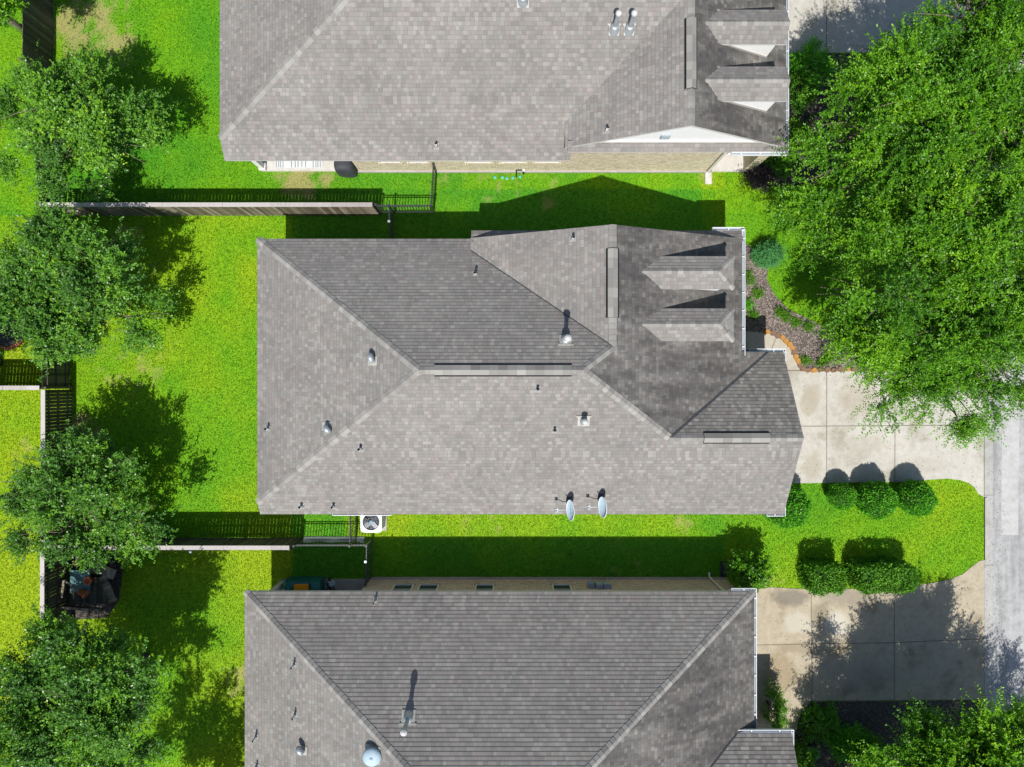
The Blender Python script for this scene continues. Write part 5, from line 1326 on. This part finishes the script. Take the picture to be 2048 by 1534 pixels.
for k, (px, py, r_, z, lab, mt) in enumerate(((1625, 130, .9, .9, 'rounded bright shrub at the corner of the upper driveway', 'leaf_box'), (1600, 180, .7, .8, 'shaded shrub below the upper dormer gutter', 'leaf_hedge'), (1592, 270, .55, .6, 'olive shrub along the upper front gutter', 'leaf_lime'),
        (1560, 320, .6, .7, 'shaded leafy shrub east of the upper porch column', 'leaf_hedge'), (1640, 1450, .7, .28, 'low dark ground foliage along the driveway edge of the lower bed', 'leaf_hedge'), (1700, 1490, .8, .28, 'low sprawling dark plant in the middle of the lower bed', 'leaf_box'), (1600, 1520, .5, .5, 'small green shrub beside the lower garage eave', 'leaf_lime'), (1760, 1520, .7, .8, 'shrub under the left edge of the bottom right oak', 'leaf_hedge'))):
    q = G(px, py, z); shrub('shrub', lab, q.x, q.y, z * .75, (r_, r_, z * .7), int(150 * r_), M[mt], 80 + k, L=.08, W=.045, group='shrubs around the street fronts')
for k, (px, py, r_, lab, mt) in enumerate(((1494, 555, .26, 'green clump by the gutter in the mulch bed', 'leaf_lime'), (1514, 586, .15, 'small yellowish plant alone in the mulch bed', 'leaf_lime'), (1493, 612, .2, 'dark green clump under the gutter edge', 'leaf_box'),
        (1556, 625, .12, 'first lime tuft on the bed edge from the house', 'leaf_lime'), (1571, 633, .15, 'second lime tuft on the bed edge from the house', 'leaf_lime'), (1590, 645, .12, 'third lime tuft on the bed edge from the house', 'leaf_lime'), (1615, 653, .12, 'fourth lime tuft on the bed edge from the house', 'leaf_lime'),
        (1610, 722, .1, 'seedling among the mulch by the last curve stones', 'leaf_lime'), (1640, 725, .12, 'sprawling weeds above the stone edging', 'leaf_lime'), (1655, 715, .12, 'weeds in the mulch under the oak edge', 'leaf_lime'), (1505, 630, .1, 'tiny sprout beside the porch shadow', 'leaf_lime'))):
    q = G(px, py); shrub('small_plant', lab, q.x, q.y, .10, (r_, r_, .12), int(18 + 90 * r_), M[mt], 120 + k, L=.07, W=.022, twigs=4, leaves=6, tl=.12, group='small plants in the front bed', cat='plant')
q = G(1575, 1024); shrub('small_plant', 'low tuft under the corner downspout by the ball shrub', q.x + .6, q.y, .1, (.12, .12, .1), 16, M['leaf_box'], 140, L=.06, W=.03, twigs=4, leaves=6, tl=.1, cat='plant')
# green ring planter in the lower bed
a = G(1627, 1508, .3); a.z = 0; o = thing('round_planter', 'round planter with pale rim in the lower bed', 'planter', a)
mb = MB(); mb.lathe([(.19, 0), (.24, .30), (.25, .30), (.25, .33), (.225, .33), (.21, .24), (.002, .24)], a, 28); mb.build('planter_body', M['meter'], o)
q = a; rng = np.random.default_rng(9); d = unit(rng.normal(0, 1, (40, 3)) + np.array([0, 0, .6])); p = np.array(a) + np.array([0, 0, .28]) + d * np.array([.17, .17, .08])
P, A, B, uv, *_ = leaf_cloud(p, d, rng, 3, 6, .1, .07, .04, .03); quads('plant', P, A, B, uv, M['leaf_box'], o)

# ------------------------------------------------------------------ turf blades and mulch chips
def in_poly(x, y, poly):
    ins = np.zeros(len(x), bool); n = len(poly)
    for i in range(n):
        x0, y0 = poly[i][0], poly[i][1]; x1, y1 = poly[(i + 1) % n][0], poly[(i + 1) % n][1]
        c = ((y0 > y) != (y1 > y)); xx = (x1 - x0) * (y - y0) / (y1 - y0 + 1e-12) + x0; ins ^= c & (x < xx)
    return ins
def in_box(x, y, b): return (x > b[0]) & (x < b[1]) & (y > b[2]) & (y < b[3])
def grass_blades(n=800000):
    rng = np.random.default_rng(77); x = rng.uniform(-22.5, c0 - .02, n); y = rng.uniform(-17, 17, n)
    ok = np.ones(n, bool)
    for poly in (DRIVE1P, DRIVE2P, DRIVE3P, WALKP, BED1P, BED2P, BED3P, BEDLP, BEDCP): ok &= ~in_poly(x, y, poly)
    for b in ((-9.3, 8.35, -4.65, 5.2), (8.3, 10.1, -4.65, .9), (-10.7, 8.36, 8.9, 20), (8.3, 10.2, 8.9, 20), (-9.9, 9.05, -20, -8.16), (9.0, 10.3, -20, -13.5)): ok &= ~in_box(x, y, b)
    dr = dryness(x, y); ok &= rng.random(n) > dr * .75
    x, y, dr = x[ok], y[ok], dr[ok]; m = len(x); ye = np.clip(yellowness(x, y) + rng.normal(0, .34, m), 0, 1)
    az = rng.uniform(0, 2 * np.pi, m); lean = rng.uniform(.2, 1.0, m); ln = rng.uniform(.03, .075, m)
    ax = np.stack([np.cos(az) * lean, np.sin(az) * lean, np.ones(m)], 1); ax = unit(ax) * (ln * .5)[:, None]
    sd = np.stack([-np.sin(az), np.cos(az), np.zeros(m)], 1) * (rng.uniform(.008, .015, m))[:, None]
    P = np.stack([x, y, np.zeros(m)], 1) + ax
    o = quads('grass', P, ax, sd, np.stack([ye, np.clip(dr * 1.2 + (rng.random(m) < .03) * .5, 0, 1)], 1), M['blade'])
    tag(o, 'short mown grass of all the lawns', kind='stuff')
grass_blades()
def chips(name, poly, n, mat, label):
    rng = np.random.default_rng(len(poly) + n); xs = [p[0] for p in poly]; ys = [p[1] for p in poly]
    x = rng.uniform(min(xs), max(xs), n); y = rng.uniform(min(ys), max(ys), n); k = in_poly(x, y, poly); x, y = x[k], y[k]; m = len(x)
    az = rng.uniform(0, 6.28, m); t = rng.normal(0, .3, m); ax = np.stack([np.cos(az), np.sin(az), t], 1) * rng.uniform(.02, .05, (m, 1)); sd = np.stack([-np.sin(az), np.cos(az), rng.normal(0, .4, m)], 1) * rng.uniform(.008, .02, (m, 1))
    o = quads(name, np.stack([x, y, np.full(m, .045) + rng.uniform(0, .02, m)], 1), ax, sd, rng.random((m, 2)), mat); tag(o, label, kind='stuff')
m_, t_, n_, l_, b_ = new_mat('chip'); sp_ = N(t_, 'ShaderNodeSeparateXYZ'); l_.new(coord(t_, 'UV'), sp_.inputs[0])
l_.new(ramp(t_, sp_.outputs[0], [(0, (.06, .045, .04)), (.55, (.19, .15, .13)), (1, (.44, .37, .33))]), b_.inputs['Base Color']); b_.inputs['Roughness'].default_value = .9; M['chip'] = m_
chips('mulch_chips', BED2P, 16000, M['chip'], 'loose brown mulch chips in the front bed')

def litter(name, poly, n, mat, label, z=.026):
    rng = np.random.default_rng(n); xs = [p[0] for p in poly]; ys = [p[1] for p in poly]
    x = rng.uniform(min(xs), max(xs), n); y = rng.uniform(min(ys), max(ys), n); k = in_poly(x, y, poly) & (fbm(x, y, 1.5, 9) > .42); x, y = x[k], y[k]; m = len(x)
    az = rng.uniform(0, 6.28, m); ax = np.stack([np.cos(az), np.sin(az), rng.normal(0, .2, m)], 1) * rng.uniform(.015, .035, (m, 1)); sd = np.stack([-np.sin(az), np.cos(az), rng.normal(0, .3, m)], 1) * rng.uniform(.007, .014, (m, 1))
    o = quads(name, np.stack([x, y, np.full(m, z) + rng.uniform(0, .01, m)], 1), ax, sd, rng.random((m, 2)), mat); tag(o, label, kind='stuff')
litter('fallen_leaves', DRIVE2P, 350, M['chip'], 'scattered fallen leaves on the middle driveway')
litter('fallen_leaves', DRIVE3P, 600, M['chip'], 'scattered fallen leaves on the lower driveway')
litter('fallen_leaves', [(c0, -16), (c0 + .9, -16), (c0 + .9, 2), (c0, 2)], 400, M['chip'], 'leaf litter along the street gutter', .036)
